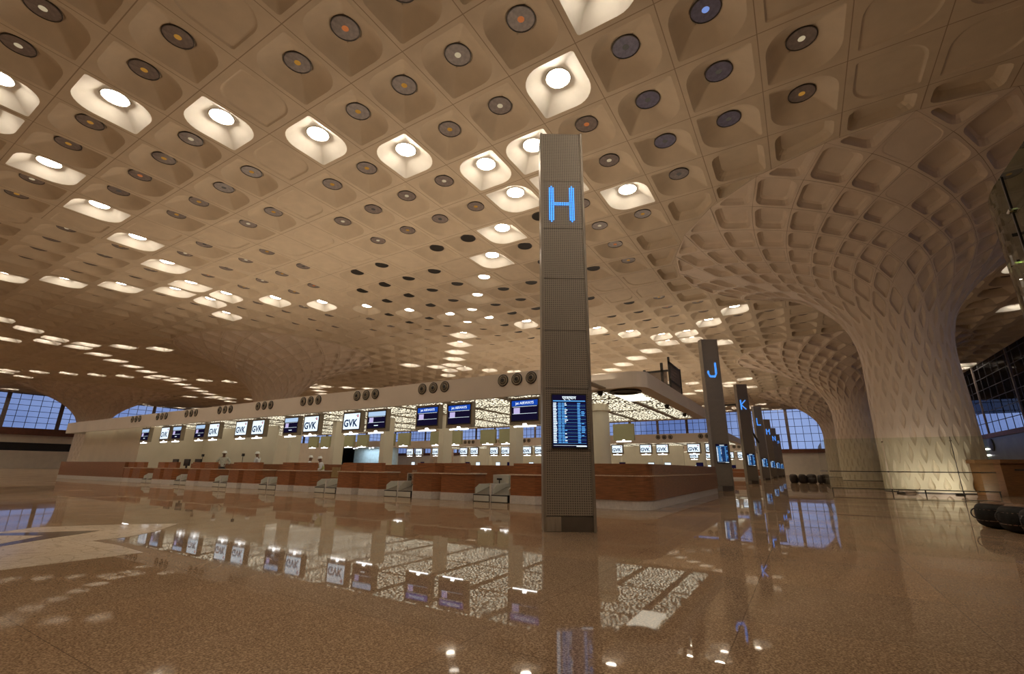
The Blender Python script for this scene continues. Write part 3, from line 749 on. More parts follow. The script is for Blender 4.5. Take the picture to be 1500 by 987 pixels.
def canopy(y0, depth, xn, xl, step, lab, noz, lights=True, fill=1.0, monitors=None):
    """y0 front of fascia, xn nose x, xl left end"""
    y1 = y0+depth
    if step:
        nf = y0+1.7; pts = [(xl, y0), (xn-3.05, y0), (xn-2.75, y0+.25), (xn-2.3, nf-.2), (xn-2.0, nf)]
    else: nf = y0; pts = [(xl, y0)]
    for k in range(7):
        t = -PI/2+PI/2*k/6; pts.append((xn-.55+.55*math.cos(t), nf+.55+.55*math.sin(t)))
    pts += [(xn, y1), (xl, y1)]
    r = empty('check_in_canopy', (0, 0, 0)); tag(r, lab, 'canopy')
    fm = MB(); ringwall(fm, pts, .14, 3.45, 4.26, 0, lambda x, y: 3.45 if (y < y0+.3 or (x < xl+.3 and y < y0+2)) else 3.73)
    fm.build('fascia', Mt['fascia'], r)
    rf = MB(); q = offset(pts, .13); rf.prism(q, 3.95, 4.02); rf.build('roof_panel', Mt['fascia'], r)
    # soffit band
    sb = MB(); ringwall(sb, offset(pts, .10), .42, 3.74, 3.80); sb.build('soffit_band', Mt['fascia'], r)
    lp = offset(pts, .5)
    MB().prism(lp, 3.78, 3.82).build('light_panel', Mt['perf'], r)['label'] = 'backlit perforated panels glowing warm white'
    bm = MB(); x = xn-1.45
    while x > xl+1: bm.box(x-.12, x+.12, y0+.5, y1-.5, 3.735, 3.78); x -= 2.85 if x < xn-5 else 2.14
    for yy in (y0+4.2, y0+8.2): bm.box(xl+.6, xn-.6, yy-.05, yy+.05, 3.75, 3.78)
    bm.build('beam', Mt['housing'], r)
    for (nx, ny, nz) in noz: link_mesh('air_nozzle', NOZ, r, (nx, ny, nz))
    if fill:  # unseen area light added above the canopy to brighten the ceiling
        li = bpy.data.lights.new('ceiling_fill_light', 'AREA'); li.shape = 'RECTANGLE'; li.size = (xn-xl-2); li.size_y = depth-2.5
        li.energy = 2.5*(xn-xl-2)*(depth-2.5)*fill; li.color = (1, .83, .64)
        lo = bpy.data.objects.new('ceiling_fill_light', li); C.objects.link(lo); lo.location = ((xn+xl)/2, (y0+y1)/2, 4.06); lo.rotation_euler = (PI, 0, 0); lo.parent = r
    return r
XS = [-6.9-4.28*k for k in range(8)]
noz = []
for k in range(9):
    for d in (-.56, 0, .56): noz.append((-7.91-3.73*k+d, 13.165, 4.02))
can = canopy(13.17, 13.3, -4.05, -50.6, True, 'long cream canopy with round air nozzles over the first wooden check-in island', noz, fill=1.0)
MB().box(-5.55, -4.72, 16.2, 18.0, 3.70, 3.775).build('bright_panel', Mt['brightpanel'], can)
MB().lathe([(.55, 0), (.55, -.06), (.42, -.06), (.40, -.01)], 24, 0, (-4.95, 15.65, 3.735)).build('recess_ring', Mt['darkmetal'], can)
# louvred plant screen on the canopy
tw = empty('louvred_screen', (-4.3, 19.8, 4.02)); tag(tw, 'brown louvred metal screen box standing on the canopy roof end', 'screen box')
f1 = MB(); f2 = MB()
for (a, b) in ((0, 1),):
    f2.box(-.05, .03, 0, .1, 0, 1.75); f2.box(-.05, .03, 2.1, 2.2, 0, 1.6); f2.box(-.05, .03, 0, 2.2, 1.45, 1.55); f2.box(-.05, .03, 0, 2.2, .7, .76)
    for k in range(17): f1.box(-.03, .0, .1, 2.1, .03+k*.085, .10+k*.085)
    f1.box(-.045, -.035, .1, 2.1, .02, 1.45); f1.box(-1.05, -.1, -.035, -.03, .02, 1.12)
    f2.box(-1.1, -1.0, -.1, 0, 0, 1.25); f2.box(-.35, -.25, -.1, .0, 0, 1.5); f2.box(-1.1, -.05, -.1, 0, 1.1, 1.18); f2.box(-1.1, -.05, -.1, 0, .5, .55)
    for k in range(13): f1.box(-1.05, -.1, -.07, -.04, .03+k*.083, .10+k*.083)
f1.build('louvre', Mt['louvre'], tw); f2.build('frame', Mt['darkmetal'], tw)

pair = lambda k: 'the %s desk pair from the H pylon' % ordinal(k)
kinds = [('jet', None), ('jet', 'jet'), ('dark2', None)]
layout = {0: ['jet', None], 1: ['jet', 'jet'], 2: ['gvk', 'dark'], 3: ['dark', 'gvk'], 4: ['gvk', 'gvk'], 5: ['dark', 'gvk'], 6: ['gvk', 'dark'], 7: [None, 'dark']}
word = {'jet': 'blue-headed airline monitor', 'gvk': 'white GVK monitor', 'dark': 'dark pale-headed monitor'}
for k, x in enumerate(XS):
    for s_, kd in zip((-1, 1), layout[k]):
        if kd: monitor(x+s_*.76, 13.26, 2.49, kd, '%s, %s one above %s' % (word[kd], 'left' if s_ < 0 else 'right', pair(k)), None)
for k, x in enumerate([-8.3, -16.0, -17.5, -20.3, -21.9, -25.1, -26.7, -29.6, -31.2, -34.2, -35.8]):
    back_monitor(x, 25.4, 2.64, 'khaki back of a hanging monitor across the island, %s from the round column' % ordinal(k), 'khaki monitor backs at the rear of the island')

# ------------------------------------------------------------------ desks and conveyors
def desk(poly, x, y, lab):
    r = empty('check_in_desk', (x, y, 0)); tag(r, lab, 'desk')
    MB().prism(poly, 0, .25).build('plinth', Mt['stone'], r)
    ins = offset(poly, .012); MB().prism(ins, .25, .87).build('body', Mt['wood'], r)
    MB().prism(offset(poly, -.03), .87, .91).build('ledge', Mt['ledge'], r)
    up_ = [(px, py+.14 if py < .5 else .38) for px, py in offset(poly, .03)]
    up_ = [(min(px, 1.03), py) for px, py in up_] if poly[1][0] > 1 else up_
    MB().prism(up_, .91, 1.25).build('screen_panel', Mt['wood'], r)
    return r
PL = [(0, 0), (.92, 0), (1.26, .36), (1.26, .85), (0, .85)]
PR = [(0, 0), (1.08, 0), (1.37, .2), (1.37, .85), (0, .85)]
for k, x in enumerate(XS):
    w_ = 'in ' + pair(k) if k else 'behind the H pylon'
    desk(PL, x-1.33, 13.3, 'left wooden check-in desk %s' % w_)
    desk(PR, x+.02, 13.3, 'right wooden check-in desk %s' % w_)
def conveyor(x, y, lab, dark):
    r = empty('baggage_conveyor', (x, y, 0)); tag(r, lab, 'conveyor')
    e = MB().box(.03, .65, -.02, .0, .02, .20, 0); e.build('end_box', Mt['panelwhite'], r)
    f = MB().box(0, .68, .0, .08, 0, .03).box(0, .68, .0, .08, .20, .235).box(0, .035, .0, .08, 0, .235).box(.645, .68, .0, .08, 0, .235); f.build('end_frame', Mt['bezel'], r)
    MB().prismx([(.02, .06), (1.2, .2), (1.2, .46), (.9, .46), (.02, .235)], .045, .635).build('belt', Mt['belt'], r)
    for a, b in ((0, .04), (.64, .68)):
        MB().prismx([(.08, 0), (1.2, 0), (1.2, .56), (.30, .56), (.08, .42)], a, b).build('side_panel', Mt['panelwhite'], r)
    MB().box(.0, .68, 1.2, 2.3, 0, .86).build('rear_housing', Mt['panelwhite'], r)
    if dark: MB().box(.06, .55, 1.18, 1.2, .47, .84).build('rubber_curtain', Mt['belt'], r)
    MB().tube((.34, 1.1, .45), (.34, 1.1, .70), .02).box(.24, .44, 1.08, 1.12, .68, .74).build('scale_display', Mt['bezel'], r)
    return r
for k, x in enumerate(XS):
    if k == 0: continue
    for q, dx in enumerate((1.44, 2.17)):
        conveyor(x+dx, 13.36, 'white %s baggage conveyor right of %s' % (['left-hand', 'right-hand'][q], pair(k)), (k+q) % 2 == 0)
    dv = MB().box(-.035, .035, 0, 2.3, 0, .58).build('conveyor_divider', Mt['stone']); dv.location = (x+2.145, 13.36, 0)
    tag(dv, 'pale divider between the conveyors right of %s' % pair(k), 'divider')
# long plain counter at the left
r = empty('long_counter', (-50.3, 13.3, 0)); tag(r, 'long plain brown wooden counter at the left end of the island', 'counter')
def straight(r, L_, wood='woodside'):
    MB().box(0, L_, 0, .8, 0, .25).build('plinth', Mt['stone'], r); MB().box(0, L_, .012, .8, .25, 1.25).build('body', Mt[wood], r)
straight(r, 12.05)
# nose counter wrapping the corner
r = empty('corner_counter', (0, 0, 0)); tag(r, 'dark wooden counter wrapping the rounded end of the island right of the H pylon', 'counter')
outer = [(-5.50, 13.3), (-4.35, 13.3)]+[(-4.35+.65*math.cos(-PI/2+PI/2*k/8), 13.95+.65*math.sin(-PI/2+PI/2*k/8)) for k in range(1, 9)]+[(-3.70, 25.5)]
inner = [(-4.4, 25.5)]+[(-4.35+.0*1, 14.05)]+[(-5.50, 14.05)]
poly = outer+inner
def shrink(poly, d):
    return offset(poly, d)
MB().prism(shrink(poly, .03), 0, .25).build('plinth', Mt['stone'], r)
MB().prism(poly, .25, .90).build('body', Mt['woodside'], r)
MB().prism(shrink(poly, -.012), .90, .93).build('ledge', Mt['ledge'], r)
MB().prism(shrink(poly, .02), .93, 1.25).build('screen_panel', Mt['woodside'], r)
# rear counter and inner partition
r = empty('rear_counter', (-37.2, 24.7, 0)); tag(r, 'brown counter along the rear of the first island', 'counter'); straight(r, 32.6, 'wood')
o = MB().box(0, 31.5, 0, .12, 0, 1.19).build('wooden_partition', Mt['wood']); o.location = (-37.4, 16.9, 0); tag(o, 'low reddish wooden partition behind the baggage conveyors', 'partition')

# pillars under the canopy
for k, x in enumerate([-36.9, -28.4, -24.1, -19.85, -15.6, -11.3]):
    o = MB().box(-.17, .17, -.34, .34, 0, 3.8).build('pillar', Mt['pillar']); o.location = (x, 18.8, 0)
    tag(o, 'square cream pillar under the canopy, %s from the H pylon' % ordinal(5-k), 'pillar', None, 'structure')
o = MB().lathe([(.36, 0), (.36, 3.45), (.44, 3.47), (.44, 3.55), (.36, 3.56), (.36, 3.8)], 32).build('round_pillar', Mt['pillar'], smooth=False); o.location = (-7.1, 18.8, 0)
tag(o, 'round cream pillar under the canopy just right of the H pylon', 'pillar', None, 'structure')
# rooms under the canopy at the left
tag(MB().box(-50.2, -39.4, 14.3, 25.9, 0, 3.72).build('wall_office', Mt['plaster']), 'beige office wall under the left end of the canopy', None, None, 'structure')
tag(MB().box(-39.4, -29.9, 18.4, 18.55, 0, 3.72).build('wall_office', Mt['pillar']), 'brightly lit cream office wall behind the left desks', None, None, 'structure')

# desk top things
def small_box(name, cat, lab, x, y, z, sx, sy, sz, m, leg=None):
    r = empty(name, (x, y, z)); tag(r, lab, cat)
    MB().box(-sx/2, sx/2, -sy/2, sy/2, sz*.25, sz).build('display_shell', m, r)
    MB().box(-sx*.1, sx*.1, -sy*.4, sy*.4, 0, sz*.3).build('stand', m, r); return r
for k, (px_, yy) in enumerate([(268, 14.3), (285, 14.3), (301, 14.3)]):
    rr = ray(px_, 676); s_ = yy/rr.y; 
    small_box('computer_monitor', 'computer monitor', 'black computer monitor at the left desks, %s of three from the left' % ordinal(k), rr.x*s_, 13.9, .91, .62, .08, .52, Mt['bezel'])
MB_ = MB
def gooseneck(x, y, z, lab):
    r = empty('scanner_pole', (x, y, z)); tag(r, lab, 'scanner')
    MB().tube((0, 0, 0), (0, 0, .68), .014).build('pole', Mt['darkmetal'], r); MB().box(-.06, .06, -.05, .05, .66, .80).build('head', Mt['bezel'], r)
for px_, lab in ((296, 'thin black scanner pole on the left counter before the lit wall'), (355, 'thin black scanner pole left of the stooping worker')):
    rr = ray(px_, 674); s_ = 14.0/rr.y; gooseneck(rr.x*s_, 14.0, .91, lab)
# parcel on conveyor
o = MB().prism([(.02, 0), (.46, 0), (.52, .15), (.52, .45), (.05, .5), (0, .2)], 0, .52).build('wrapped_parcel', Mt['parcel']); o.location = (-13.21, 13.95, .465)
tag(o, 'brown patterned parcel standing on the conveyor left of the second desk pair', 'parcel')
# chair
def chair(x, y, rz, lab):
    r = empty('office_chair', (x, y, 0), rz); tag(r, lab, 'chair')
    MB().box(-.24, .24, -.24, .24, .44, .52).build('seat', Mt['chair'], r); MB().prism([(-.22, .20), (-.1, .24), (.1, .24), (.22, .20), (.22, .26), (.1, .30), (-.1, .30), (-.22, .26)], .56, 1.05).build('backrest', Mt['chair'], r)
    MB().tube((0, 0, .08), (0, 0, .44), .03).build('post', Mt['darkmetal'], r)
    for k in range(5):
        t = 2*PI*k/5; MB().tube((0, 0, .1), (.28*math.cos(t), .28*math.sin(t), .03), .02).build('leg', Mt['darkmetal'], r)
chair(-19.95, 15.5, .3, 'tan office chair beside the leaning worker')

# ------------------------------------------------------------------ people
def skin_obj(name, verts, edges, radii, m, parent, root=0, sub=2):
    me = bpy.data.meshes.new(name); me.from_pydata(verts, edges, []); me.update(); me.materials.append(m)
    o = bpy.data.objects.new(name, me); C.objects.link(o)
    if parent is not None: o.parent = parent
    s = o.modifiers.new('skin', 'SKIN'); s.use_smooth_shade = True
    if not me.skin_vertices: 
        bpy.context.view_layer.objects.active = o
    sv = me.skin_vertices[0].data if me.skin_vertices else None
    if sv is None:
        me.attributes
    if sv:
        for i, rd in enumerate(radii):
            sv[i].radius = rd if isinstance(rd, tuple) else (rd, rd)
        sv[root].use_root = True
    ss = o.modifiers.new('sub', 'SUBSURF'); ss.levels = sub; ss.render_levels = sub
    return o
def person(x, y, rz, H, pose, shirt, lab, vest=False):
    """standing figure; local -Y is forward"""
    r = empty('person', (x, y, 0), rz); tag(r, lab, 'person')
    k = H/1.72; lean = pose.get('lean', 0); arms = pose.get('arms', 'down')
    def P(px_, py_, pz):   # lean the upper body about the hips
        z0 = .95
        if pz > z0:
            dy = py_; dz = pz-z0; c, s = math.cos(lean), math.sin(lean)
            py_, pz = dy*c-dz*s, z0+dz*c+dy*s
        return (px_*k, py_*k, pz*k)
    V = [P(0, 0, .96), P(0, 0, 1.12), P(0, .01, 1.28), P(0, .01, 1.40), P(0, -.01, 1.49), P(0, -.02, 1.58), P(0, -.02, 1.66)]
    Rr = [(.14, .11), (.13, .10), (.15, .11), (.12, .09), .055, (.08, .095), (.07, .085)]
    E_ = [(i, i+1) for i in range(6)]
    def chain(start, pts, rad):
        p = start
        for q, rd in zip(pts, rad):
            V.append(P(*q)); Rr.append(rd); E_.append((p, len(V)-1)); p = len(V)-1
        return p
    for s in (-1, 1):
        chain(0, [(s*.10, 0, .88), (s*.11, -.02, .50), (s*.12, .03, .10), (s*.12, -.04, .05), (s*.13, -.17, .035)], [.09, .06, .042, .045, .032])
        if arms == 'forward': pts = [(s*.19, .01, 1.39), (s*.24, -.06, 1.14), (s*.16, -.30, 1.10)]
        elif arms == 'hips': pts = [(s*.19, .01, 1.39), (s*.34, .06, 1.16), (s*.20, -.04, 1.00)]
        else: pts = [(s*.19, .01, 1.39), (s*.23, .02, 1.12), (s*.24, -.04, .88)]
        e = chain(3, pts, [.055, .042, .03])
        h = V[e]; hx, hy, hz = h[0]/k, h[1]/k, h[2]/k
        d = {'forward': (-.2*s, -.9, -.1), 'hips': (-.6*s, -.6, -.5), 'down': (0, -.1, -1)}[arms]
        # palm, four fingers and a thumb
        V.append((h[0]+d[0]*.05*k, h[1]+d[1]*.05*k, h[2]+d[2]*.05*k)); Rr.append(.026); E_.append((e, len(V)-1)); pm = len(V)-1
        for q in range(4):
            o_ = (q-1.5)*.019*k
            side = (o_, 0, 0) if arms != 'down' else (0, o_, 0)
            L_ = (.035, .045, .042, .03)[q]*k
            a = (V[pm][0]+side[0]+d[0]*.03*k, V[pm][1]+side[1]+d[1]*.03*k, V[pm][2]+side[2]+d[2]*.03*k)
            V.append(a); Rr.append(.009); E_.append((pm, len(V)-1))
            V.append((a[0]+d[0]*L_, a[1]+d[1]*L_, a[2]+d[2]*L_-.01)); Rr.append(.007); E_.append((len(V)-2, len(V)-1))
        V.append((V[pm][0]-s*.035*k, V[pm][1]-.015*k, V[pm][2]+.01)); Rr.append(.010); E_.append((pm, len(V)-1))
    body = skin_obj('body', V, E_, Rr, Mt['skin'], r)
    # clothing
    VS = [P(0, 0, .90), P(0, 0, 1.05), P(0, .01, 1.22), P(0, .01, 1.36), P(0, 0, 1.45)]; RS = [(.165, .13), (.155, .12), (.175, .13), (.16, .115), (.075, .07)]; ES = [(0, 1), (1, 2), (2, 3), (3, 4)]
    for s in (-1, 1):
        if arms == 'forward': pts = [(s*.19, .01, 1.39), (s*.24, -.06, 1.14), (s*.19, -.22, 1.11)]
        elif arms == 'hips': pts = [(s*.19, .01, 1.39), (s*.33, .06, 1.17), (s*.26, .0, 1.08)]
        else: pts = [(s*.19, .01, 1.39), (s*.23, .02, 1.12), (s*.235, -.01, 1.0)]
        p = 3
        for q, rd in zip(pts, (.075, .062, .05)):
            VS.append(P(*q)); RS.append(rd); ES.append((p, len(VS)-1)); p = len(VS)-1
    skin_obj('shirt', VS, ES, RS, Mt[shirt], r)
    VT = [P(0, 0, .97), P(0, 0, .90)]; RT = [(.155, .125), (.16, .13)]; ET = [(0, 1)]
    for s in (-1, 1):
        p = 1
        for q, rd in zip([(s*.11, 0, .80), (s*.115, -.02, .50), (s*.12, .03, .13)], (.105, .08, .065)):
            VT.append(P(*q)); RT.append(rd); ET.append((p, len(VT)-1)); p = len(VT)-1
    skin_obj('trousers', VT, ET, RT, Mt['trousers'], r)
    if vest:
        VV = [P(0, 0, 1.0), P(0, 0, 1.12), P(0, .01, 1.28), P(0, .01, 1.36)]
        skin_obj('safety_vest', VV, [(0, 1), (1, 2), (2, 3)], [(.175, .14), (.17, .135), (.19, .145), (.16, .125)], Mt['vest'], r)
    # face features and hard hat
    hc = Vector(P(0, -.02, 1.62))
    M_ = Matrix.Translation(hc) @ Matrix.Rotation(lean*.6, 4, 'X')
    nose = MB().prismx([(-.115*k, -.02*k), (-.085*k, .02*k), (-.085*k, -.03*k)], -.014*k, .014*k); o = nose.build('nose', Mt['skin'], r); o.matrix_basis = M_
    ey = MB()
    for s in (-1, 1): ey.box(s*.032*k-.012*k, s*.032*k+.012*k, -.094*k, -.086*k, .012*k, .022*k)
    ey.box(-.025*k, .025*k, -.096*k, -.088*k, -.052*k, -.044*k)
    o = ey.build('eyes_and_mouth', Mt['bezel'], r); o.matrix_basis = M_
    ears = MB()
    for s in (-1, 1): ears.box(s*.085*k-.008, s*.085*k+.008, -.01, .025, -.02, .035)
    o = ears.build('ear', Mt['skin'], r); o.matrix_basis = M_
    hat = MB().lathe([(.14*k, .045*k), (.145*k, .055*k), (.118*k, .062*k), (.112*k, .10*k), (.09*k, .135*k), (.05*k, .158*k), (.0001, .165*k)], 24)
    hat.box(-.012*k, .012*k, -.09*k, .09*k, .135*k, .165*k); hat.prism([(-.07*k, -.12*k), (.07*k, -.12*k), (.05*k, -.18*k), (-.05*k, -.18*k)][::-1], .045*k, .056*k)
    o = hat.build('hard_hat', Mt['hat'], r, True); o.matrix_basis = M_
    return r
def atY(px_, py_, Y):
    rr = ray(px_, py_); s_ = Y/rr.y; return rr.x*s_, rr.z*s_+HC
x_, z_ = atY(330, 659, 14.6); person(x_, 14.6, .9, 1.84, {'arms': 'hips'}, 'shirt', 'person in pale grey shirt and white hard hat standing behind the conveyors')
x_, z_ = atY(380, 661, 16.3); person(x_, 16.3, -1.0, 1.86, {'lean': .10, 'arms': 'forward'}, 'shirt2', 'person in white shirt and white hard hat seen from the side, facing left')
x_, z_ = atY(455, 668, 16.2); person(x_, 16.2, 2.6, 1.60, {'arms': 'down'}, 'shirt2', 'person behind a desk with only the white hard hat showing')
x_, z_ = atY(474, 673, 14.5); person(x_, 14.5, -.6, 1.52, {'lean': .25, 'arms': 'forward'}, 'shirt2', 'person in white shirt and yellow vest leaning on the desk ledge', True)

# ------------------------------------------------------------------ farther islands
def island(y0, xn, xl, which, mons):
    c = canopy(y0, 12.5, xn, xl, False, 'cream canopy of the %s check-in island' % which, [(xn-1.0-3.73*k+d-.6, y0-.005, 3.98) for k in range(8) for d in (-.56, 0, .56)], fill=1.0)
    r = empty('island_counter', (xl+.4, y0+.2, 0)); tag(r, 'brown wooden counter of the %s check-in island' % which, 'counter')
    L_ = xn-xl-.8; straight(r, L_, 'wood'); MB().box(0, L_, -.03, .0, .87, .91).build('ledge', Mt['ledge'], r)
    o = MB().box(xl+3, xn-6, y0+11, y0+11.3, 0, 3.7).build('wall_office', Mt['plaster']); tag(o, 'beige wall at the rear of the %s island' % which, None, None, 'structure')
    if mons:
        for k in range(9):
            for s_ in (-.76, .76):
                x = xn-2.1-4.28*k+s_
                if x < xl+1: continue
                monitor(x, y0+.1, 2.49, 'gvk', 'white GVK monitor of the %s island, %s one in the %s pair from its end' % (which, 'left' if s_ < 0 else 'right', ordinal(k)))
                m_ = empty('counter_screen', (x+.3, y0+.5, 1.25)); tag(m_, 'small counter screen of the %s island, %s one in the %s pair from its end' % (which, 'left' if s_ < 0 else 'right', ordinal(k)), 'counter screen')
                MB().box(-.3, .3, 0, .06, .08, .48).build('bezel', Mt['bezel'], m_); MB().box(-.27, .27, -.006, 0, .12, .45).build('screen', Mt['s_white'] if (k+int(s_ > 0)) % 3 else Mt['s_navy'], m_); MB().box(-.05, .05, 0, .06, 0, .1).build('stand', Mt['bezel'], m_)
    for k in range(8):
        x = xn-3.0-4.28*k
        if x < xl+1: continue
        o = MB().box(-.17, .17, -.34, .34, 0, 3.8).build('pillar', Mt['pillar']); o.location = (x, y0+5.6, 0)
        tag(o, 'square cream pillar of the %s island, %s from its right end' % (which, ordinal(k)), 'pillar', None, 'structure')
island(44, -5.2, -44.6, 'second', True)
island(66, -5.0, -50, 'third', True)
island(88, -5.0, -50, 'fourth', False)

# glazed kiosk far behind the desks
r = empty('glazed_kiosk', (-70.5, 60, 0)); tag(r, 'bright glazed kiosk with spotlights far behind the desks', 'kiosk')
MB().box(-6, 6, 4, 4.2, 0, 4.6).build('back_wall', mat('pale_blue_wall', (.55, .68, .72), .5, noise=(2, .1)), r)
MB().box(-6.3, 6.3, -.2, 4.2, 4.6, 5.6).build('fascia', Mt['fascia'], r)
MB().box(-6.2, -6, 0, 4.2, 0, 4.6).build('side_wall', bpy.data.materials['pale_blue_wall'], r)
MB().box(-6, 6, -.02, .02, 0, 4.6).build('glass_front', Mt['pane'], r)
for k in range(5):
    MB().lathe([(.16, 0), (.16, -.12), (.0001, -.13)], 12, 0, (-4.5+k*2.2, 2.6-(k % 2)*1.2, 4.55)).build('spotlight', Mt['tube'], r)
li = bpy.data.lights.new('kiosk_light', 'AREA'); li.size = 6; li.size_y = 2; li.shape = 'RECTANGLE'; li.energy = 260; li.color = (.8, .93, 1)
lo = bpy.data.objects.new('kiosk_light', li); C.objects.link(lo); lo.location = (0, 2.2, 4.5); lo.parent = r
tag(MB().box(-90, -76.5, 60, 64, 0, 5.6).build('wall_kiosk', Mt['plaster']), 'beige wall left of the far kiosk', None, None, 'structure')

# steel bracket between the J and K pylons
r = empty('steel_bracket', (0, 0, 0)); tag(r, 'dark steel arm with a slanting strut between the J and K pylons', 'bracket')
MB().box(-5.7, -4.55, 47.94, 48.06, 7.0, 7.16).build('arm', Mt['darkmetal'], r); MB().tube((-4.65, 48, 7.08), (-3.1, 48, 3.5), .09).build('strut', Mt['darkmetal'], r)
MB().tube((-5.62, 48, 4.02), (-5.62, 48, 7.1), .06).build('post', Mt['darkmetal'], r)

# ------------------------------------------------------------------ glass barrier round the nearest column
r = empty('glass_barrier', (0, 31, 0)); tag(r, 'clear green glass barrier with a handrail around the nearest column', 'glass barrier')
for a, b in ((1.15, 3.70), (3.74, 6.38), (6.42, 7.7)):
    MB().box(a, b, -.008, .008, .16, 2.80).build('glass_panel', Mt['glass'], r)
MB().box(1.14, 1.156, 0, 6, .16, 2.80).build('glass_panel', Mt['glass'], r)
MB().box(1.14, 1.156, 6.04, 12, .16, 2.80).build('glass_panel', Mt['glass'], r)
rl = MB().tube((1.2, -.08, 1.10), (7.7, -.08, 1.10), .022).tube((1.2, -.08, .24), (7.7, -.08, .24), .022).tube((1.08, -.05, 1.10), (1.08, 12, 1.10), .022); rl.build('handrail', Mt['darkmetal'], r)
ps = MB()
for x in (1.2, 3.72, 5.0, 6.4, 7.65): ps.tube((x, -.08, 0), (x, -.08, .26), .025)
ps.build('foot_post', Mt['darkmetal'], r)
fx = MB()
for x in (3.72, 6.4):
    fx.tube((x, -.06, 2.6), (x, .06, 2.6), .04); fx.tube((x, -.06, 1.10), (x, .06, 1.10), .04)
fx.build('spider_fitting', Mt['steel'], r)
MB().box(6.385, 6.415, -.006, .006, .16, 2.8).build('glass_joint', Mt['bezel'], r)
# near curved glass panel at the right edge
r = empty('curved_glass_screen', (0, 0, 0)); tag(r, 'tall green tinted curved glass screen cut by the right edge, nearest the viewer', 'glass screen')
path = [(1.212, 2.2), (1.212, 2.8), (1.212, 3.5)]+[(2.3+1.088*math.cos(PI-PI/2*k/40), 3.5+1.088*math.sin(PI-PI/2*k/40)) for k in range(1, 41)]+[(3.2, 4.588)]
def ribbon(path, z0, z1, th):
    mb = MB(); n = len(path); vs = []
    for i, p in enumerate(path):
        a = Vector(path[max(0, i-1)]); b = Vector(path[min(n-1, i+1)]); d = (b-a).normalized(); nn = Vector((d.y, -d.x))*th/2; q = Vector(p)
        vs += [(q.x-nn.x, q.y-nn.y, z0), (q.x-nn.x, q.y-nn.y, z1), (q.x+nn.x, q.y+nn.y, z1), (q.x+nn.x, q.y+nn.y, z0)]
    fs = []
    for i in range(n-1):
        a, b = 4*i, 4*i+4
        for k in range(4): fs.append((a+k, a+(k+1) % 4, b+(k+1) % 4, b+k))
    fs += [(0, 3, 2, 1), (4*n-4, 4*n-3, 4*n-2, 4*n-1)]
    return mb.add(vs, fs)
ribbon(path, 0, 2.75, .014).build('glass_panel', Mt['glassdark'], r)
MB().box(1.200, 1.220, 3.404, 3.416, .1, 2.74).build('glass_joint', Mt['bezel'], r)
MB().tube((1.19, 3.41, 2.52), (1.235, 3.41, 2.52), .014, 12).tube((1.195, 3.39, 2.52), (1.195, 3.43, 2.52), .008, 8).build('spider_fitting', Mt['steel'], r)

for k, x in enumerate((4.3, 6.6)):  # added lamps with housings, put in to brighten the column base
    r = empty('added_floor_fill', (x, 32.6+abs(x-6.6)*.1, 0)); tag(r, 'small added floor uplight behind the glass barrier, %s from the left' % ordinal(k), 'added light')
    MB().box(-.18, .18, -.06, .06, 0, .07).build('housing', Mt['darkmetal'], r)
    li = bpy.data.lights.new('added_floor_fill_lamp', 'AREA'); li.shape = 'RECTANGLE'; li.size = .34; li.size_y = .1; li.energy = 34; li.color = (1, .93, .80)
    lo = bpy.data.objects.new('added_floor_fill_lamp', li); C.objects.link(lo); lo.parent = r; lo.location = (0, 0, .09); lo.rotation_euler = (PI-.75, 0, 0)
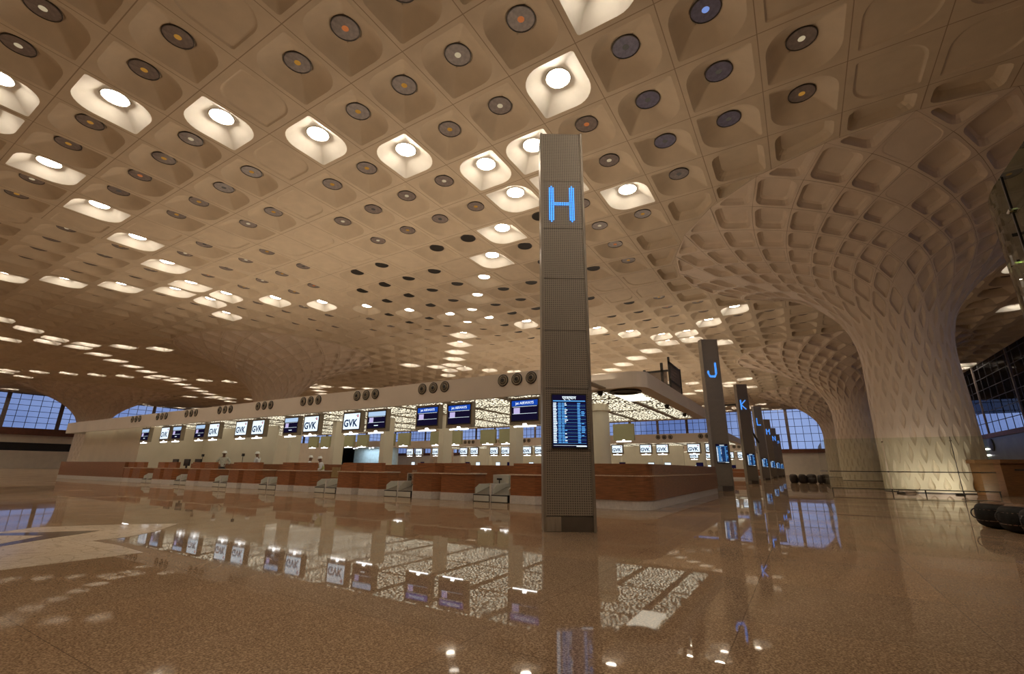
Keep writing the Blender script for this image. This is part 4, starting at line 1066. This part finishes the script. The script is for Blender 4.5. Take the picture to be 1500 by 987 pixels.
# ------------------------------------------------------------------ wooden crate counter, bags, sacks
r = empty('wooden_booth', (8.45, 33.0, 0), .16); tag(r, 'orange brown wooden booth counter right of the nearest column', 'booth')
MB().prism([(-.62, .55), (.0, .0), (2.4, .18), (2.4, 1.9), (-.62, 1.9)], 0, 1.56).build('body', Mt['orangewood'], r)
MB().prism([(-.76, .50), (-.03, -.13), (2.5, .06), (2.5, 2.0), (-.76, 2.0)], 1.56, 1.74).build('top', Mt['orangewood'], r)
MB().prism([(.5, -.0), (1.5, .07), (1.5, .10), (.5, .04)], 1.2, 1.28).build('slot', Mt['bezel'], r)
def superbag(name, x, y, z, sx, sy, sz, m, m2, lab, cat, rz=0, handle=True):
    r = empty(name, (x, y, z), rz); tag(r, lab, cat)
    b = MB(); n, mm = 20, 12; vs = []
    sg = lambda v, e: math.copysign(abs(v)**e, v)
    for a in range(mm+1):
        ph = -PI/2+PI*a/mm
        for c in range(n):
            th = 2*PI*c/n
            vs.append((sx/2*sg(math.cos(ph), .5)*sg(math.cos(th), .7), sy/2*sg(math.cos(ph), .5)*sg(math.sin(th), .7), sz/2*(1+sg(math.sin(ph), .6))))
    fs = [(a*n+c, a*n+(c+1) % n, (a+1)*n+(c+1) % n, (a+1)*n+c) for a in range(mm) for c in range(n)]
    b.add(vs, fs, 0).build('body', m, r, True)
    if handle:
        # piped seam and lid band, carrying strap
        for f_ in (.30, .72):
            t_ = MB(); pr = None
            for c in range(25):
                th = 2*PI*c/24; ph = math.asin(max(-1, min(1, 2*f_-1)))
                p = (sx/2*1.01*sg(math.cos(ph), .5)*sg(math.cos(th), .7), sy/2*1.01*sg(math.cos(ph), .5)*sg(math.sin(th), .7), sz*f_)
                if pr: t_.tube(pr, p, .009, 6)
                pr = p
            t_.build('piping', Mt['bagtop'], r)
        vs = []; a0 = 8
        l_ = MB().lathe([(min(sx, sy)*.40, sz*.93), (min(sx, sy)*.36, sz*1.0), (min(sx, sy)*.2, sz*1.03), (.0001, sz*1.035)], 20); l_.build('lid', m2, r, True)
        h_ = MB(); pr = None
        for c in range(9):
            t = PI*c/8; p = (-sx/2-.07*math.sin(t), 0, sz*.55+.09*math.cos(t))
            if pr: h_.tube(pr, p, .013, 6)
            pr = p
        h_.build('handle', Mt['bezel'], r)
    return r
for k, (x, y) in enumerate([(3.34, 13.90), (3.50, 13.12), (3.60, 12.32), (3.66, 11.5)]):
    superbag('black_bag', x, y, 0, .72, .66, .50, Mt['bag'], Mt['bagtop'], 'black rounded floor bag, %s from the far end of the row at the right edge' % ordinal(k), 'bag', .15*k)
rn = random.Random(5)
for k in range(9):
    x = -.85+.72*(k % 4)+rn.uniform(-.05, .05); y = 51.0+1.1*(k//4)+rn.uniform(-.1, .1); z = 0
    superbag('dark_sack', x, y, z, rn.uniform(.48, .56), rn.uniform(.6, .85), rn.uniform(.5, .85), Mt['sack'], Mt['sack'], 'dark lumpy sack in the pile beyond the glass barrier', 'sack', rn.uniform(0, 3), False)['group'] = 'dark sacks piled beyond the glass barrier'
o = superbag('crumpled_rag', 4.75, 34.2, 0, .75, .3, .16, Mt['cloth'], Mt['cloth'], 'small crumpled dark rag at the foot of the nearest column', 'rag', 0, False)
o = MB().box(-.5, .5, -.35, .35, 0, .006).build('floor_mat', Mt['darkmetal']); o.location = at(1436, 733, 0)+(0,); tag(o, 'small dark mat on the floor in front of the wooden booth', 'mat')
# domes under the canopy
for k, (x, y) in enumerate([(-5.75, 15.3), (-4.55, 19.9), (-4.55, 23.4)]):
    o = MB().lathe([(.0001, -.16), (.06, -.14), (.09, -.09), (.10, -.03), (.11, 0)], 16).build('dome_camera', Mt['bezel'], None, True); o.location = (x, y, 3.73)
    tag(o, 'small black dome camera under the canopy end, %s from the front' % ordinal(k), 'camera')
